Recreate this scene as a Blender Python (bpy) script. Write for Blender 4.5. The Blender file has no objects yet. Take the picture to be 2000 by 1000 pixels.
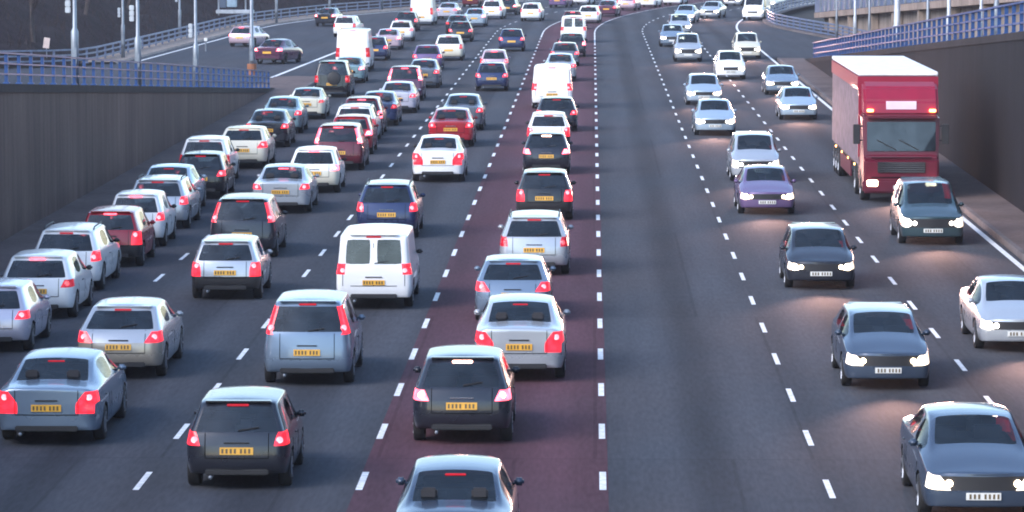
import bpy, bmesh, math, random
from mathutils import Vector, Matrix
from mathutils.bvhtree import BVHTree
random.seed(7)
SC = bpy.context.scene
COL = SC.collection
R = math.radians

# ------------------------------------------------------------------ camera
CAM_H, FPX, TH = 9.2, 7611.0, math.atan(676 / 7611.0)
PSI = math.atan(157 * math.cos(TH) / FPX)
cam_d = bpy.data.cameras.new('camera')
cam = bpy.data.objects.new('camera', cam_d)
COL.objects.link(cam)
cam.location = (0, 0, CAM_H)
cam.rotation_euler = (math.pi / 2 - TH, 0, PSI)
cam_d.sensor_width = 36
cam_d.lens = FPX / 2000 * 36
cam_d.clip_start = 1
cam_d.clip_end = 6000
SC.camera = cam

# ------------------------------------------------------------------ world, sun, exposure
SUN_EL, SUN_ROT = R(32), R(228)
world = bpy.data.worlds.new('World')
SC.world = world
world.use_nodes = True
wn = world.node_tree
sky = wn.nodes.new('ShaderNodeTexSky')
sky.sky_type = 'NISHITA'
sky.sun_disc = False
sky.sun_elevation = SUN_EL
sky.sun_rotation = SUN_ROT
sky.air_density = 1.0
sky.dust_density = 0.6
sky.ozone_density = 1.6
bg = wn.nodes['Background']
wn.links.new(sky.outputs[0], bg.inputs[0])
bg.inputs[1].default_value = 0.12
sun_d = bpy.data.lights.new('sun', 'SUN')
sun_d.energy = 1.2
sun_d.angle = R(40)
sun_d.color = (1.0, 0.93, 0.92)
sun = bpy.data.objects.new('sun', sun_d)
COL.objects.link(sun)
# the hazy sun stands off to the left: direction from elevation and rotation
sdir = Vector((math.sin(SUN_ROT) * math.cos(SUN_EL), math.cos(SUN_ROT) * math.cos(SUN_EL), math.sin(SUN_EL)))
sun.rotation_euler = sdir.to_track_quat('Z', 'Y').to_euler()
SC.view_settings.view_transform = 'Standard'
SC.view_settings.look = 'None'
SC.view_settings.exposure = 1.72
SC.view_settings.gamma = 1
SC.render.engine = 'CYCLES'
SC.cycles.filter_width = 1.9
SC.cycles.max_bounces = 6
SC.cycles.sample_clamp_indirect = 4

# ------------------------------------------------------------------ pixel helpers (photo pixels, 2000 x 1000)
_rot = cam.rotation_euler.to_matrix()
def ray(u, v):
    d = _rot @ Vector(((u - 1000) / FPX, (500 - v) / FPX, -1))
    return d
def ground(u, v, z=0.0):
    d = ray(u, v)
    t = (z - CAM_H) / d.z
    return Vector((d.x * t, d.y * t, z))
S0, RC = 292.0, 450.0
def path(s, x):
    if s < S0:
        return (x, s)
    a = (s - S0) / RC
    return (RC - (RC - x) * math.cos(a), S0 + (RC - x) * math.sin(a))

# ------------------------------------------------------------------ materials
def new_mat(name):
    m = bpy.data.materials.new(name)
    m.use_nodes = True
    return m, m.node_tree, m.node_tree.nodes['Principled BSDF']
def simple(name, c, rough=0.5, metal=0.0, coat=0.0, var=0.12, scale=3.0, spec=0.5):
    m, t, p = new_mat(name)
    n = t.nodes.new('ShaderNodeTexNoise')
    n.inputs['Scale'].default_value = scale
    n.inputs['Detail'].default_value = 5
    co = t.nodes.new('ShaderNodeTexCoord')
    t.links.new(co.outputs['Object'], n.inputs['Vector'])
    r = t.nodes.new('ShaderNodeMapRange')
    r.inputs[1].default_value = 0.3; r.inputs[2].default_value = 0.7
    r.inputs[3].default_value = 1 - var; r.inputs[4].default_value = 1 + var
    t.links.new(n.outputs['Fac'], r.inputs[0])
    mx = t.nodes.new('ShaderNodeVectorMath'); mx.operation = 'SCALE'
    mx.inputs[0].default_value = c[:3]
    t.links.new(r.outputs[0], mx.inputs['Scale'])
    t.links.new(mx.outputs[0], p.inputs['Base Color'])
    p.inputs['Roughness'].default_value = rough
    p.inputs['Metallic'].default_value = metal
    p.inputs['Coat Weight'].default_value = coat
    p.inputs['Coat Roughness'].default_value = 0.08
    p.inputs['Specular IOR Level'].default_value = spec
    return m
def paint(name, c, metal=0.25):
    """car paint with a film of road dirt low on the body"""
    m, t, p = new_mat(name)
    geo = t.nodes.new('ShaderNodeNewGeometry')
    sep = t.nodes.new('ShaderNodeSeparateXYZ')
    t.links.new(geo.outputs['Position'], sep.inputs[0])
    n = t.nodes.new('ShaderNodeTexNoise'); n.inputs['Scale'].default_value = 4; n.inputs['Detail'].default_value = 4
    t.links.new(geo.outputs['Position'], n.inputs['Vector'])
    a = t.nodes.new('ShaderNodeMath'); a.operation = 'MULTIPLY_ADD'
    t.links.new(n.outputs['Fac'], a.inputs[0]); a.inputs[1].default_value = 0.5
    t.links.new(sep.outputs['Z'], a.inputs[2])
    r = t.nodes.new('ShaderNodeMapRange')
    r.inputs[1].default_value = 0.45; r.inputs[2].default_value = 1.0
    r.inputs[3].default_value = 0.16; r.inputs[4].default_value = 0.01
    t.links.new(a.outputs[0], r.inputs[0])
    mx = t.nodes.new('ShaderNodeMix'); mx.data_type = 'RGBA'
    mx.inputs[6].default_value = (*c, 1); mx.inputs[7].default_value = (0.055, 0.052, 0.056, 1)
    t.links.new(r.outputs[0], mx.inputs[0])
    t.links.new(mx.outputs[2], p.inputs['Base Color'])
    rr = t.nodes.new('ShaderNodeMapRange'); rr.inputs[3].default_value = 0.25; rr.inputs[4].default_value = 0.6
    t.links.new(r.outputs[0], rr.inputs[0]); t.links.new(rr.outputs[0], p.inputs['Roughness'])
    p.inputs['Metallic'].default_value = metal
    p.inputs['Coat Weight'].default_value = 0.6
    p.inputs['Coat Roughness'].default_value = 0.06
    return m
def emitter(name, base, col, strength):
    m, t, p = new_mat(name)
    p.inputs['Base Color'].default_value = (*base, 1)
    p.inputs['Roughness'].default_value = 0.15
    p.inputs['Emission Color'].default_value = (*col, 1)
    # lamp bowl: brighter spots where the bulbs sit behind the lens
    n = t.nodes.new('ShaderNodeTexVoronoi'); n.inputs['Scale'].default_value = 7
    co = t.nodes.new('ShaderNodeTexCoord'); t.links.new(co.outputs['Object'], n.inputs['Vector'])
    r = t.nodes.new('ShaderNodeMapRange'); r.inputs[1].default_value = 0.0; r.inputs[2].default_value = 0.6
    r.inputs[3].default_value = strength * 1.35; r.inputs[4].default_value = strength * 0.6
    t.links.new(n.outputs['Distance'], r.inputs[0]); t.links.new(r.outputs[0], p.inputs['Emission Strength'])
    return m

P = {k: paint('paint_' + k, *v) for k, v in {
    'white': ((0.86, 0.87, 0.87), 0.0), 'cream': ((0.72, 0.68, 0.55), 0.0), 'silver': ((0.50, 0.53, 0.57), 0.45),
    'lilac': ((0.60, 0.58, 0.68), 0.35), 'paleblue': ((0.42, 0.52, 0.62), 0.4), 'slate': ((0.05, 0.075, 0.12), 0.3), 'darkteal': ((0.035, 0.07, 0.085), 0.3), 'teal': ((0.22, 0.34, 0.38), 0.4),
    'greyblue': ((0.20, 0.27, 0.36), 0.4), 'grey': ((0.14, 0.16, 0.20), 0.4), 'dark': ((0.018, 0.021, 0.032), 0.2),
    'black': ((0.007, 0.007, 0.010), 0.1), 'navy': ((0.025, 0.04, 0.11), 0.3), 'blue': ((0.06, 0.14, 0.34), 0.35),
    'red': ((0.33, 0.008, 0.02), 0.1), 'maroon': ((0.12, 0.008, 0.02), 0.2), 'purple': ((0.17, 0.11, 0.24), 0.3),
    'pinkish': ((0.60, 0.45, 0.52), 0.3), 'plum': ((0.10, 0.03, 0.07), 0.3), 'gold': ((0.45, 0.40, 0.33), 0.4)}.items()}
M = {}
def glass_mat():
    m, t, p = new_mat('tinted_glass'); L = t.links.new
    p.inputs['Base Color'].default_value = (0.012, 0.018, 0.024, 1)
    p.inputs['Roughness'].default_value = 0.03
    p.inputs['IOR'].default_value = 2.1
    tr = t.nodes.new('ShaderNodeBsdfTransparent'); tr.inputs[0].default_value = (0.50, 0.58, 0.60, 1)
    mx = t.nodes.new('ShaderNodeMixShader')
    n = t.nodes.new('ShaderNodeTexNoise'); n.inputs['Scale'].default_value = 2.5
    geo = t.nodes.new('ShaderNodeNewGeometry'); L(geo.outputs['Position'], n.inputs['Vector'])
    r = t.nodes.new('ShaderNodeMapRange'); r.inputs[1].default_value = .3; r.inputs[2].default_value = .7
    r.inputs[3].default_value = .40; r.inputs[4].default_value = .62
    L(n.outputs['Fac'], r.inputs[0]); L(r.outputs[0], mx.inputs[0])
    L(tr.outputs[0], mx.inputs[1]); L(p.outputs[0], mx.inputs[2])
    L(mx.outputs[0], t.nodes['Material Output'].inputs[0])
    return m
M['glass'] = glass_mat()
M['seat'] = simple('seat_fabric', (0.03, 0.03, 0.035), 0.9)
M['tyre'] = simple('tyre_rubber', (0.014, 0.014, 0.016), 0.8)
M['arch'] = simple('underbody_black', (0.006, 0.006, 0.007), 0.95, spec=0.1)
M['trim'] = simple('black_plastic', (0.02, 0.02, 0.023), 0.55)
M['rim'] = simple('alloy_rim', (0.42, 0.43, 0.46), 0.35, 0.8)
M['chrome'] = simple('chrome', (0.7, 0.7, 0.72), 0.12, 1.0)
M['plate_y'] = simple('plate_yellow', (0.80, 0.42, 0.05), 0.4)
M['plate_w'] = simple('plate_white', (0.75, 0.75, 0.72), 0.4)
M['chars'] = simple('plate_character_dark', (0.13, 0.09, 0.04), 0.5)
M['tail_dim'] = emitter('tail_lamp_dim', (0.35, 0.01, 0.02), (1, 0.03, 0.06), 0.15)
M['tail_lit'] = emitter('tail_lamp_lit', (0.45, 0.02, 0.03), (1, 0.02, 0.04), 0.75)
M['tail_brake'] = emitter('tail_lamp_braking', (0.5, 0.03, 0.04), (1, 0.10, 0.15), 2.2)
M['bulb_dim'] = emitter('tail_bulb_dim', (0.5, 0.02, 0.03), (1, 0.08, 0.1), 1.2)
M['bulb_lit'] = emitter('tail_bulb_lit', (0.5, 0.02, 0.03), (1, 0.13, 0.16), 2.6)
M['bulb_brake'] = emitter('tail_bulb_braking', (0.5, 0.02, 0.03), (1, 0.38, 0.36), 5)
M['lamp_lens_glow'] = emitter('headlamp_lens_glow', (0.7, 0.7, 0.7), (1, 0.76, 0.5), 0.9)
M['brake_hot'] = emitter('brake_lamp_hot', (0.6, 0.1, 0.1), (1, 0.55, 0.42), 9)
M['lamp_off'] = simple('lamp_lens_clear', (0.55, 0.57, 0.6), 0.1, 0.5)
M['lamp_on'] = emitter('headlamp_lit', (0.8, 0.8, 0.8), (1, 0.78, 0.5), 7)
M['lamp_white'] = emitter('headlamp_lit_cool', (0.8, 0.8, 0.8), (1, 0.90, 0.76), 7)
M['amber'] = emitter('marker_lamp_amber', (0.7, 0.25, 0.03), (1, 0.42, 0.12), 5)
M['steel'] = simple('galvanised_steel', (0.24, 0.27, 0.31), 0.45, 0.5, 0, 0.2, 2)
M['steelpale'] = simple('galvanised_steel_pale', (0.45, 0.48, 0.52), 0.45, 0.3, 0, 0.2, 2)
M['bluerail'] = simple('blue_painted_steel', (0.014, 0.060, 0.20), 0.45, 0.1, 0, 0.3, 1.5)
M['bluepale'] = simple('faded_blue_paint', (0.11, 0.15, 0.25), 0.45, 0.1, 0, 0.3, 1.5)

# ------------------------------------------------------------------ object helpers
def tag(o, label=None, cat=None, group=None, kind=None):
    for k, v in (('label', label), ('category', cat), ('group', group), ('kind', kind)):
        if v: o[k] = v
    return o
def link(name, me, parent=None, loc=None, mat=None):
    o = bpy.data.objects.new(name, me)
    COL.objects.link(o)
    if parent: o.parent = parent
    if loc: o.location = loc
    if mat and me:
        if not me.materials: me.materials.append(mat)
        o.material_slots[0].link = 'OBJECT'
        o.material_slots[0].material = mat
    return o
def empty(name, loc, rz=0.0):
    o = bpy.data.objects.new(name, None)
    o.empty_display_size = 0.2
    COL.objects.link(o)
    o.location = loc; o.rotation_euler = (0, 0, rz)
    return o
class MB:
    def __init__(s): s.v = []; s.f = []
    def box(s, c, d, rot=None):
        b = len(s.v)
        for sx in (-1, 1):
            for sy in (-1, 1):
                for sz in (-1, 1):
                    p = Vector((sx * d[0] / 2, sy * d[1] / 2, sz * d[2] / 2))
                    if rot: p = rot @ p
                    s.v.append(tuple(p + Vector(c)))
        for q in ((0, 1, 3, 2), (4, 6, 7, 5), (0, 4, 5, 1), (2, 3, 7, 6), (0, 2, 6, 4), (1, 5, 7, 3)):
            s.f.append(tuple(b + i for i in q))
        return s
    def bar(s, a, b_, w, h=None):
        """a rectangular bar from a to b"""
        a, b_ = Vector(a), Vector(b_); d = b_ - a; L = d.length
        if L < 1e-6: return s
        rot = d.to_track_quat('Y', 'Z').to_matrix()
        return s.box((a + b_) / 2, (w, L, h or w), rot)
    def tube(s, pts, rad, n=8, cap=True):
        b = len(s.v); pts = [Vector(p) for p in pts]
        rads = rad if isinstance(rad, (list, tuple)) else [rad] * len(pts)
        for i, p in enumerate(pts):
            d = (pts[min(i + 1, len(pts) - 1)] - pts[max(i - 1, 0)]).normalized()
            q = d.to_track_quat('Z', 'Y').to_matrix()
            for k in range(n):
                a = 2 * math.pi * k / n
                s.v.append(tuple(p + q @ Vector((math.cos(a) * rads[i], math.sin(a) * rads[i], 0))))
        for i in range(len(pts) - 1):
            for k in range(n):
                k2 = (k + 1) % n
                s.f.append((b + i * n + k, b + i * n + k2, b + (i + 1) * n + k2, b + (i + 1) * n + k))
        if cap:
            s.f.append(tuple(b + k for k in reversed(range(n))))
            s.f.append(tuple(b + (len(pts) - 1) * n + k for k in range(n)))
        return s
    def grid(s, rows, close=False):
        b = len(s.v); n = len(rows[0])
        for r_ in rows: s.v.extend(tuple(p) for p in r_)
        for i in range(len(rows) - 1):
            for k in range(n - 1):
                s.f.append((b + i * n + k, b + i * n + k + 1, b + (i + 1) * n + k + 1, b + (i + 1) * n + k))
        return s
    def mesh(s, name, smooth=False, bevel=0.0):
        me = bpy.data.meshes.new(name)
        me.from_pydata(s.v, [], s.f)
        bm = bmesh.new(); bm.from_mesh(me)
        bmesh.ops.recalc_face_normals(bm, faces=bm.faces)
        if bevel:
            bmesh.ops.bevel(bm, geom=bm.edges, offset=bevel, segments=2, affect='EDGES')
        for f in bm.faces: f.smooth = smooth
        bm.to_mesh(me); bm.free()
        return me
    def build(s, name, mat, parent=None, smooth=False, bevel=0.0, loc=None):
        return link(name, s.mesh(name, smooth, bevel), parent, loc, mat)

# ------------------------------------------------------------------ ground materials
def asphalt(name, base, tracks=True, tint2=None, lane0=0.185, lane=3.66):
    m, t, p = new_mat(name)
    L = t.links.new
    geo = t.nodes.new('ShaderNodeNewGeometry')
    sep = t.nodes.new('ShaderNodeSeparateXYZ'); L(geo.outputs['Position'], sep.inputs[0])
    def noise(scale, detail=6, vec=None, sx=1, sy=1):
        mp = t.nodes.new('ShaderNodeMapping'); mp.inputs['Scale'].default_value = (sx, sy, 1)
        L(geo.outputs['Position'], mp.inputs[0])
        n = t.nodes.new('ShaderNodeTexNoise'); n.inputs['Scale'].default_value = scale; n.inputs['Detail'].default_value = detail
        L(mp.outputs[0], n.inputs['Vector']); return n.outputs['Fac']
    def rng(f, lo, hi, a=0.3, b=0.7):
        r = t.nodes.new('ShaderNodeMapRange')
        r.inputs[1].default_value = a; r.inputs[2].default_value = b; r.inputs[3].default_value = lo; r.inputs[4].default_value = hi
        L(f, r.inputs[0]); return r.outputs[0]
    def mul(a, b):
        n = t.nodes.new('ShaderNodeMath'); n.operation = 'MULTIPLY'; L(a, n.inputs[0]); L(b, n.inputs[1]); return n.outputs[0]
    f = mul(rng(noise(14, 6, None, 1, 0.12), 0.86, 1.14), rng(noise(0.35, 4, None, 1, 0.1), 0.92, 1.08))
    f = mul(f, rng(noise(1.6, 5, None, 1, 0.05), 0.90, 1.10))
    # long streaks worn by the tyres
    if tracks:
        a = t.nodes.new('ShaderNodeMath'); a.operation = 'SUBTRACT'; L(sep.outputs['X'], a.inputs[0]); a.inputs[1].default_value = lane0
        b = t.nodes.new('ShaderNodeMath'); b.operation = 'MULTIPLY'; L(a.outputs[0], b.inputs[0]); b.inputs[1].default_value = 2 * math.pi * 2 / lane
        c = t.nodes.new('ShaderNodeMath'); c.operation = 'COSINE'; L(b.outputs[0], c.inputs[0])
        f = mul(f, rng(c.outputs[0], 1.12, 0.90, -1, 1))
        # oil line down the middle of each lane
        b2 = t.nodes.new('ShaderNodeMath'); b2.operation = 'MULTIPLY'; L(a.outputs[0], b2.inputs[0]); b2.inputs[1].default_value = 2 * math.pi / lane
        c2 = t.nodes.new('ShaderNodeMath'); c2.operation = 'COSINE'; L(b2.outputs[0], c2.inputs[0])
        f = mul(f, rng(c2.outputs[0], 0.86, 1.02, -1, -0.6))
    # transverse joints and patches
    br = t.nodes.new('ShaderNodeTexBrick'); br.inputs['Scale'].default_value = 1
    br.inputs['Brick Width'].default_value = 3.66; br.inputs['Row Height'].default_value = 23.0
    br.inputs['Mortar Size'].default_value = 0.035; br.offset = 0.37
    br.inputs['Color1'].default_value = (1, 1, 1, 1); br.inputs['Color2'].default_value = (0.92, 0.92, 0.93, 1)
    br.inputs['Mortar'].default_value = (0.80, 0.80, 0.80, 1)
    mp = t.nodes.new('ShaderNodeMapping'); mp.inputs['Location'].default_value = (-lane0 + 0.12, 4, 0)
    L(geo.outputs['Position'], mp.inputs[0]); L(mp.outputs[0], br.inputs['Vector'])
    rg = t.nodes.new('ShaderNodeRGBToBW'); L(br.outputs['Color'], rg.inputs[0])
    f = mul(f, rg.outputs[0])
    colr = t.nodes.new('ShaderNodeMix'); colr.data_type = 'RGBA'
    colr.inputs[6].default_value = (*base, 1); colr.inputs[7].default_value = (*(tint2 or base), 1)
    L(rng(noise(0.22, 3, None, 1, 0.3), 0, 1, 0.4, 0.62), colr.inputs[0])
    mx = t.nodes.new('ShaderNodeVectorMath'); mx.operation = 'SCALE'
    L(colr.outputs[2], mx.inputs[0]); L(f, mx.inputs['Scale'])
    L(mx.outputs[0], p.inputs['Base Color'])
    p.inputs['Roughness'].default_value = 0.9
    p.inputs['Specular IOR Level'].default_value = 0.06
    bu = t.nodes.new('ShaderNodeBump'); bu.inputs['Strength'].default_value = 0.4; bu.inputs['Distance'].default_value = 0.01
    L(noise(60, 3), bu.inputs['Height']); L(bu.outputs[0], p.inputs['Normal'])
    return m
M['asphalt'] = asphalt('asphalt', (0.058, 0.065, 0.079), True, (0.066, 0.067, 0.077))
M['redasphalt'] = asphalt('red_asphalt', (0.098, 0.050, 0.064), True, (0.086, 0.050, 0.064))
M['slip'] = asphalt('slip_asphalt', (0.062, 0.070, 0.086), False, (0.070, 0.073, 0.086))
M['white'] = simple('road_paint', (0.76, 0.76, 0.76), 0.6, 0, 0, 0.25, 7)
M['whiteworn'] = simple('road_paint_worn', (0.42, 0.42, 0.44), 0.7, 0, 0, 0.4, 6)
def concrete(name, c, streak=0.35, sc=1.0):
    m, t, p = new_mat(name); L = t.links.new
    geo = t.nodes.new('ShaderNodeNewGeometry')
    fs = []
    for (s_, sx, sz, lo, hi) in ((3.0, 1, 0.03, 1 - streak, 1 + streak), (11, 1, 0.08, 1 - streak * .6, 1 + streak * .6), (0.35, 1, 0.6, 0.8, 1.2), (9, 1, 1, 0.9, 1.1)):
        mp = t.nodes.new('ShaderNodeMapping'); mp.inputs['Scale'].default_value = (sx * sc, sx * sc, sz)
        L(geo.outputs['Position'], mp.inputs[0])
        n = t.nodes.new('ShaderNodeTexNoise'); n.inputs['Scale'].default_value = s_; n.inputs['Detail'].default_value = 5
        L(mp.outputs[0], n.inputs['Vector'])
        r = t.nodes.new('ShaderNodeMapRange'); r.inputs[1].default_value = .3; r.inputs[2].default_value = .7
        r.inputs[3].default_value = lo; r.inputs[4].default_value = hi
        L(n.outputs['Fac'], r.inputs[0]); fs.append(r.outputs[0])
    f = fs[0]
    for g in fs[1:]:
        q = t.nodes.new('ShaderNodeMath'); q.operation = 'MULTIPLY'; L(f, q.inputs[0]); L(g, q.inputs[1]); f = q.outputs[0]
    mx = t.nodes.new('ShaderNodeVectorMath'); mx.operation = 'SCALE'; mx.inputs[0].default_value = c
    L(f, mx.inputs['Scale']); L(mx.outputs[0], p.inputs['Base Color'])
    p.inputs['Roughness'].default_value = 0.85
    p.inputs['Specular IOR Level'].default_value = 0.2
    bu = t.nodes.new('ShaderNodeBump'); bu.inputs['Strength'].default_value = 0.5; bu.inputs['Distance'].default_value = 0.03
    L(fs[1], bu.inputs['Height']); L(bu.outputs[0], p.inputs['Normal'])
    return m
M['wall_l'] = concrete('stained_concrete', (0.122, 0.082, 0.070), 0.20)
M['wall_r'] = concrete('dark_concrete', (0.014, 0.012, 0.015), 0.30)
M['coping'] = concrete('coping_concrete', (0.03, 0.024, 0.026), 0.2)
M['verge'] = concrete('dirty_paving', (0.125, 0.092, 0.086), 0.15)
M['kerb'] = concrete('kerb_stone', (0.14, 0.12, 0.12), 0.2)
M['beam'] = concrete('brown_concrete', (0.30, 0.23, 0.195), 0.2)
M['paleconc'] = concrete('pale_concrete', (0.30, 0.245, 0.21), 0.25)
M['earth'] = simple('dark_leaf_litter', (0.022, 0.014, 0.016), 0.95, 0, 0, 0.5, 0.8, 0.1)
M['bark'] = simple('bare_bark', (0.07, 0.06, 0.06), 0.9, 0, 0, 0.3, 3, 0.1)
M['twig'] = simple('dry_twigs', (0.045, 0.035, 0.036), 0.9, 0, 0, 0.4, 3, 0.1)
M['ground'] = simple('ground_soil', (0.04, 0.038, 0.036), 0.95, 0, 0, 0.3, 0.2, 0.1)

# ------------------------------------------------------------------ ground, roads, markings
def ramp_l(y): return max(0.0, 0.047 * (200 - y))
def ramp_r(y): return max(0.0, 0.045 * (240 - y))
def outer_l(s):
    pts = [(0, -42), (190, -42), (207, -38), (217, -33.5), (225, -31), (232, -29.5), (250, -29), (287, -28), (311, -27.5), (338, -25.4), (359, -22.5), (390, -20), (700, -20)]
    for (a, b), (c, d) in zip(pts, pts[1:]):
        if s <= c: return b + (d - b) * (s - a) / (c - a)
    return pts[-1][1]
def outer_r(s):
    pts = [(0, 21), (200, 21), (240, 20), (277, 17.4), (311, 13.7), (330, 12.8), (700, 12.8)]
    for (a, b), (c, d) in zip(pts, pts[1:]):
        if s <= c: return b + (d - b) * (s - a) / (c - a)
    return pts[-1][1]
def zl(s, x): return ramp_l(s) + (max(0, -30 - x) * 0.1 if s < 232 else 0)
g = MB().grid([[(-3000, -500, -0.25), (3000, -500, -0.25)], [(-3000, 5000, -0.25), (3000, 5000, -0.25)]])
tag(g.build('ground', M['ground']), kind='structure')
LINES = dict(A=-10.85, B=-7.25, C=-3.70, D=0.185, E=3.79, F=7.48)
EDGE_L, EDGE_R = -14.46, 11.1
def strip(x0, x1, s0, s1, z, step=4.0, nx=1):
    rows = []; n = max(1, int((s1 - s0) / step))
    for i in range(n + 1):
        s = s0 + (s1 - s0) * i / n
        a = x0(s) if callable(x0) else x0; b = x1(s) if callable(x1) else x1
        row = []
        for k in range(nx + 1):
            x = a + (b - a) * k / nx
            px, py = path(s, x)
            row.append((px, py, z(s, x) if callable(z) else z))
        rows.append(row)
    return rows
tag(MB().grid(strip(-14.62, 11.32, 10, 640, 0.0)).build('main_road', M['asphalt']), kind='structure')
tag(MB().grid(strip(-3.76, 0.27, 10, 640, 0.004)).build('red_lane', M['redasphalt']), kind='structure')
tag(MB().grid(strip(lambda s: outer_l(s), lambda s: -16.62 if s < 213 else -14.5, 20, 640, lambda s, x: zl(s, x) + 0.005, 3, 6)).build('left_slip_road', M['slip']), kind='structure')
tag(MB().grid(strip(lambda s: 13.42 if s < 242 else 11.2, lambda s: outer_r(s), 20, 640, lambda s, x: ramp_r(s) + 0.005, 3, 4)).build('right_slip_road', M['slip']), kind='structure')
DASH = {'A': (258, 590), 'B': (275, 940), 'C': (711, 940), 'D': (1184, 940), 'E': (1579, 856), 'F': (1883, 714)}
for k, x in LINES.items():
    m = MB(); y0 = ground(*DASH[k]).y
    y = y0 - 6.02 * int((y0 - 30) / 6.02)
    w = 0.055 if k in 'CD' else 0.05
    far = 430
    while y < far:
        m.grid(strip(x - w, x + w, y - 1.0, y + 1.0, 0.009, 1.0))
        y += 6.02
    tag(m.build('lane_marking', M['white']), kind='structure')
m = MB()
m.grid(strip(EDGE_R - .08, EDGE_R + .08, 20, 420, 0.010))
m.grid(strip(EDGE_L - .08, EDGE_L + .08, 20, 212, 0.010))
m.grid(strip(lambda s: outer_l(s) + 1.6, lambda s: outer_l(s) + 1.8, 236, 400, 0.012))
m.grid(strip(lambda s: -17.75 + (s - 214) * 0.027, lambda s: -17.52 + (s - 214) * 0.027, 214, 262, 0.012))
m.grid(strip(0.145, 0.225, 268, 420, 0.013)); m.grid(strip(-3.74, -3.66, 282, 420, 0.013))
tag(m.build('edge_line', M['white']), kind='structure')
# verges with kerbs between carriageway and retaining walls
def verge(xa, xb, s0, s1, kerb_side, name):
    m = MB(); n = int((s1 - s0) / 4)
    rows = []
    for i in range(n + 1):
        s = s0 + (s1 - s0) * i / n
        a = xa(s) if callable(xa) else xa; b = xb(s) if callable(xb) else xb
        k = -0.15 if kerb_side < 0 else 0.15
        rows.append([(*path(s, a), 0.13), (*path(s, b), 0.13)])
    m.grid(rows)
    tag(m.build(name, M['verge']), kind='structure')
    kx = xb if kerb_side > 0 else xa
    m = MB(); rows = []
    for i in range(n + 1):
        s = s0 + (s1 - s0) * i / n
        c = kx(s) if callable(kx) else kx
        rows.append([(*path(s, c - .075), -.1), (*path(s, c - .075), .15), (*path(s, c + .075), .15), (*path(s, c + .075), -.1)])
    m.grid(rows)
    tag(m.build('kerb', M['kerb']), kind='structure')
verge(-16.2, -14.75, 20, 213, 1, 'left_verge')
verge(11.45, 13.0, 20, 240, -1, 'right_verge')
# paved nose between the slip road and the carriageway
m = MB(); rows = []
for i in range(12):
    s = 188 + i * 2.3; f = i / 11
    rows.append([(-17.7 + .3 * f, s, 0.10), (-16.2 + .1 * f, s, 0.14), (-14.9 - .2 * f, s, 0.10)])
m.grid(rows); tag(m.build('paved_nose', M['verge']), kind='structure')

# retaining walls with their copings
def wall(x, side, s0, s1, ramp, mat, name, label):
    e = empty(name, (x, (s0 + s1) / 2, 0))
    n = int((s1 - s0) / 6); rows = []; cop = MB(); crow = []; jo = MB()
    for i in range(n + 1):
        s = s0 + (s1 - s0) * i / n; h = ramp(s)
        ys = s - (s0 + s1) / 2
        rows.append([(0, ys, -.2), (0, ys, h - .18), (side * .45, ys, h - .18), (side * .45, ys, -.2)])
        crow.append([(-side * .04, ys, h - .18), (-side * .04, ys, h + .06), (side * .5, ys, h + .06), (side * .5, ys, h - .18)])
        if i % 1 == 0 and h > .5:
            jo.box((-side * .004, ys, (h - .2) / 2), (.012, .05, h - .2))
    MB().grid(rows).build('panel', mat, e)
    cop.grid(crow).build('coping', M['coping'], e)
    tag(e, label, 'retaining wall')
    return e
wall(-16.2, -1, 30, 204, ramp_l, M['wall_l'], 'retaining_wall', 'tall streaked grey brown concrete wall left of the queue')
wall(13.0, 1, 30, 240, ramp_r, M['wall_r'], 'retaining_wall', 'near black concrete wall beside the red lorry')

# ------------------------------------------------------------------ railings
def railing(name, pts, h, nrail, mat, label, cat, post_step=2.4, pw=.12, rail_h=.07, group=None, parapet=False, matpost=None):
    """pts: world points along its foot"""
    e = empty(name, pts[0]); o = Vector(pts[0])
    pts = [Vector(p) - o for p in pts]
    r = MB()
    for a, b in zip(pts, pts[1:]):
        for k in range(nrail):
            z = h * (1 - k / nrail) - rail_h / 2
            r.bar(a + Vector((0, 0, z)), b + Vector((0, 0, z)), .09 if k else .13, rail_h)
    r.build('rail', mat, e)
    d = 0.0; cnt = 0; pm = None
    for a, b in zip(pts, pts[1:]):
        L = (b - a).length; t = d
        while t < L and cnt < 98:
            p = a + (b - a) * (t / L)
            if pm is None:
                pm = MB().box((0, 0, h / 2 - .03), (pw, .07, h - .06)).box((0, 0, .02), (pw + .08, .16, .04)).mesh('post')
            q = link('post', pm, e, p, matpost or mat)
            q.rotation_euler = (0, 0, math.atan2((b - a).y, (b - a).x) - math.pi / 2)
            cnt += 1; t += post_step
        d = t - L
    tag(e, label, cat, group)
    return e
railing('parapet_railing', [(-16.45, y, ramp_l(y) + .07) for y in range(78, 203, 6)], .88, 3, M['bluerail'],
        'blue post and rail parapet standing on top of the left wall', 'railing', 2.4, .10, .045)
railing('parapet_railing', [(13.25, y, ramp_r(y) + .07) for y in range(90, 238, 6)], .95, 3, M['bluerail'],
        'blue parapet railing on the dark wall behind the lorry', 'railing', 2.2, .12, .06)
gl = []
for s in list(range(196, 240, 5)) + list(range(240, 420, 9)):
    x = outer_l(s) - .6
    gl.append((*path(s, x), (zl(s, x) if s < 240 else 0) + .05))
railing('guard_rail', gl, .92, 3, M['bluepale'], 'long blue grey three bar guard rail curving below the dark bank', 'guard rail', 3.2, .12, .10)
gr = []
for s in range(238, 400, 8):
    gr.append((*path(s, outer_r(s) + .3), ramp_r(s) + .05))
railing('guard_rail', gr, 1.0, 4, M['bluepale'], 'curved multi bar guard rail on the far right slip road', 'guard rail', 3.2, .12, .10)
m = MB(); rows = []
for s in range(236, 420, 8):
    rows.append([(*path(s, outer_r(s) - .1), 0.0), (*path(s, outer_r(s) - .1), .14), (*path(s, outer_r(s) + .8), .14)])
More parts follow.
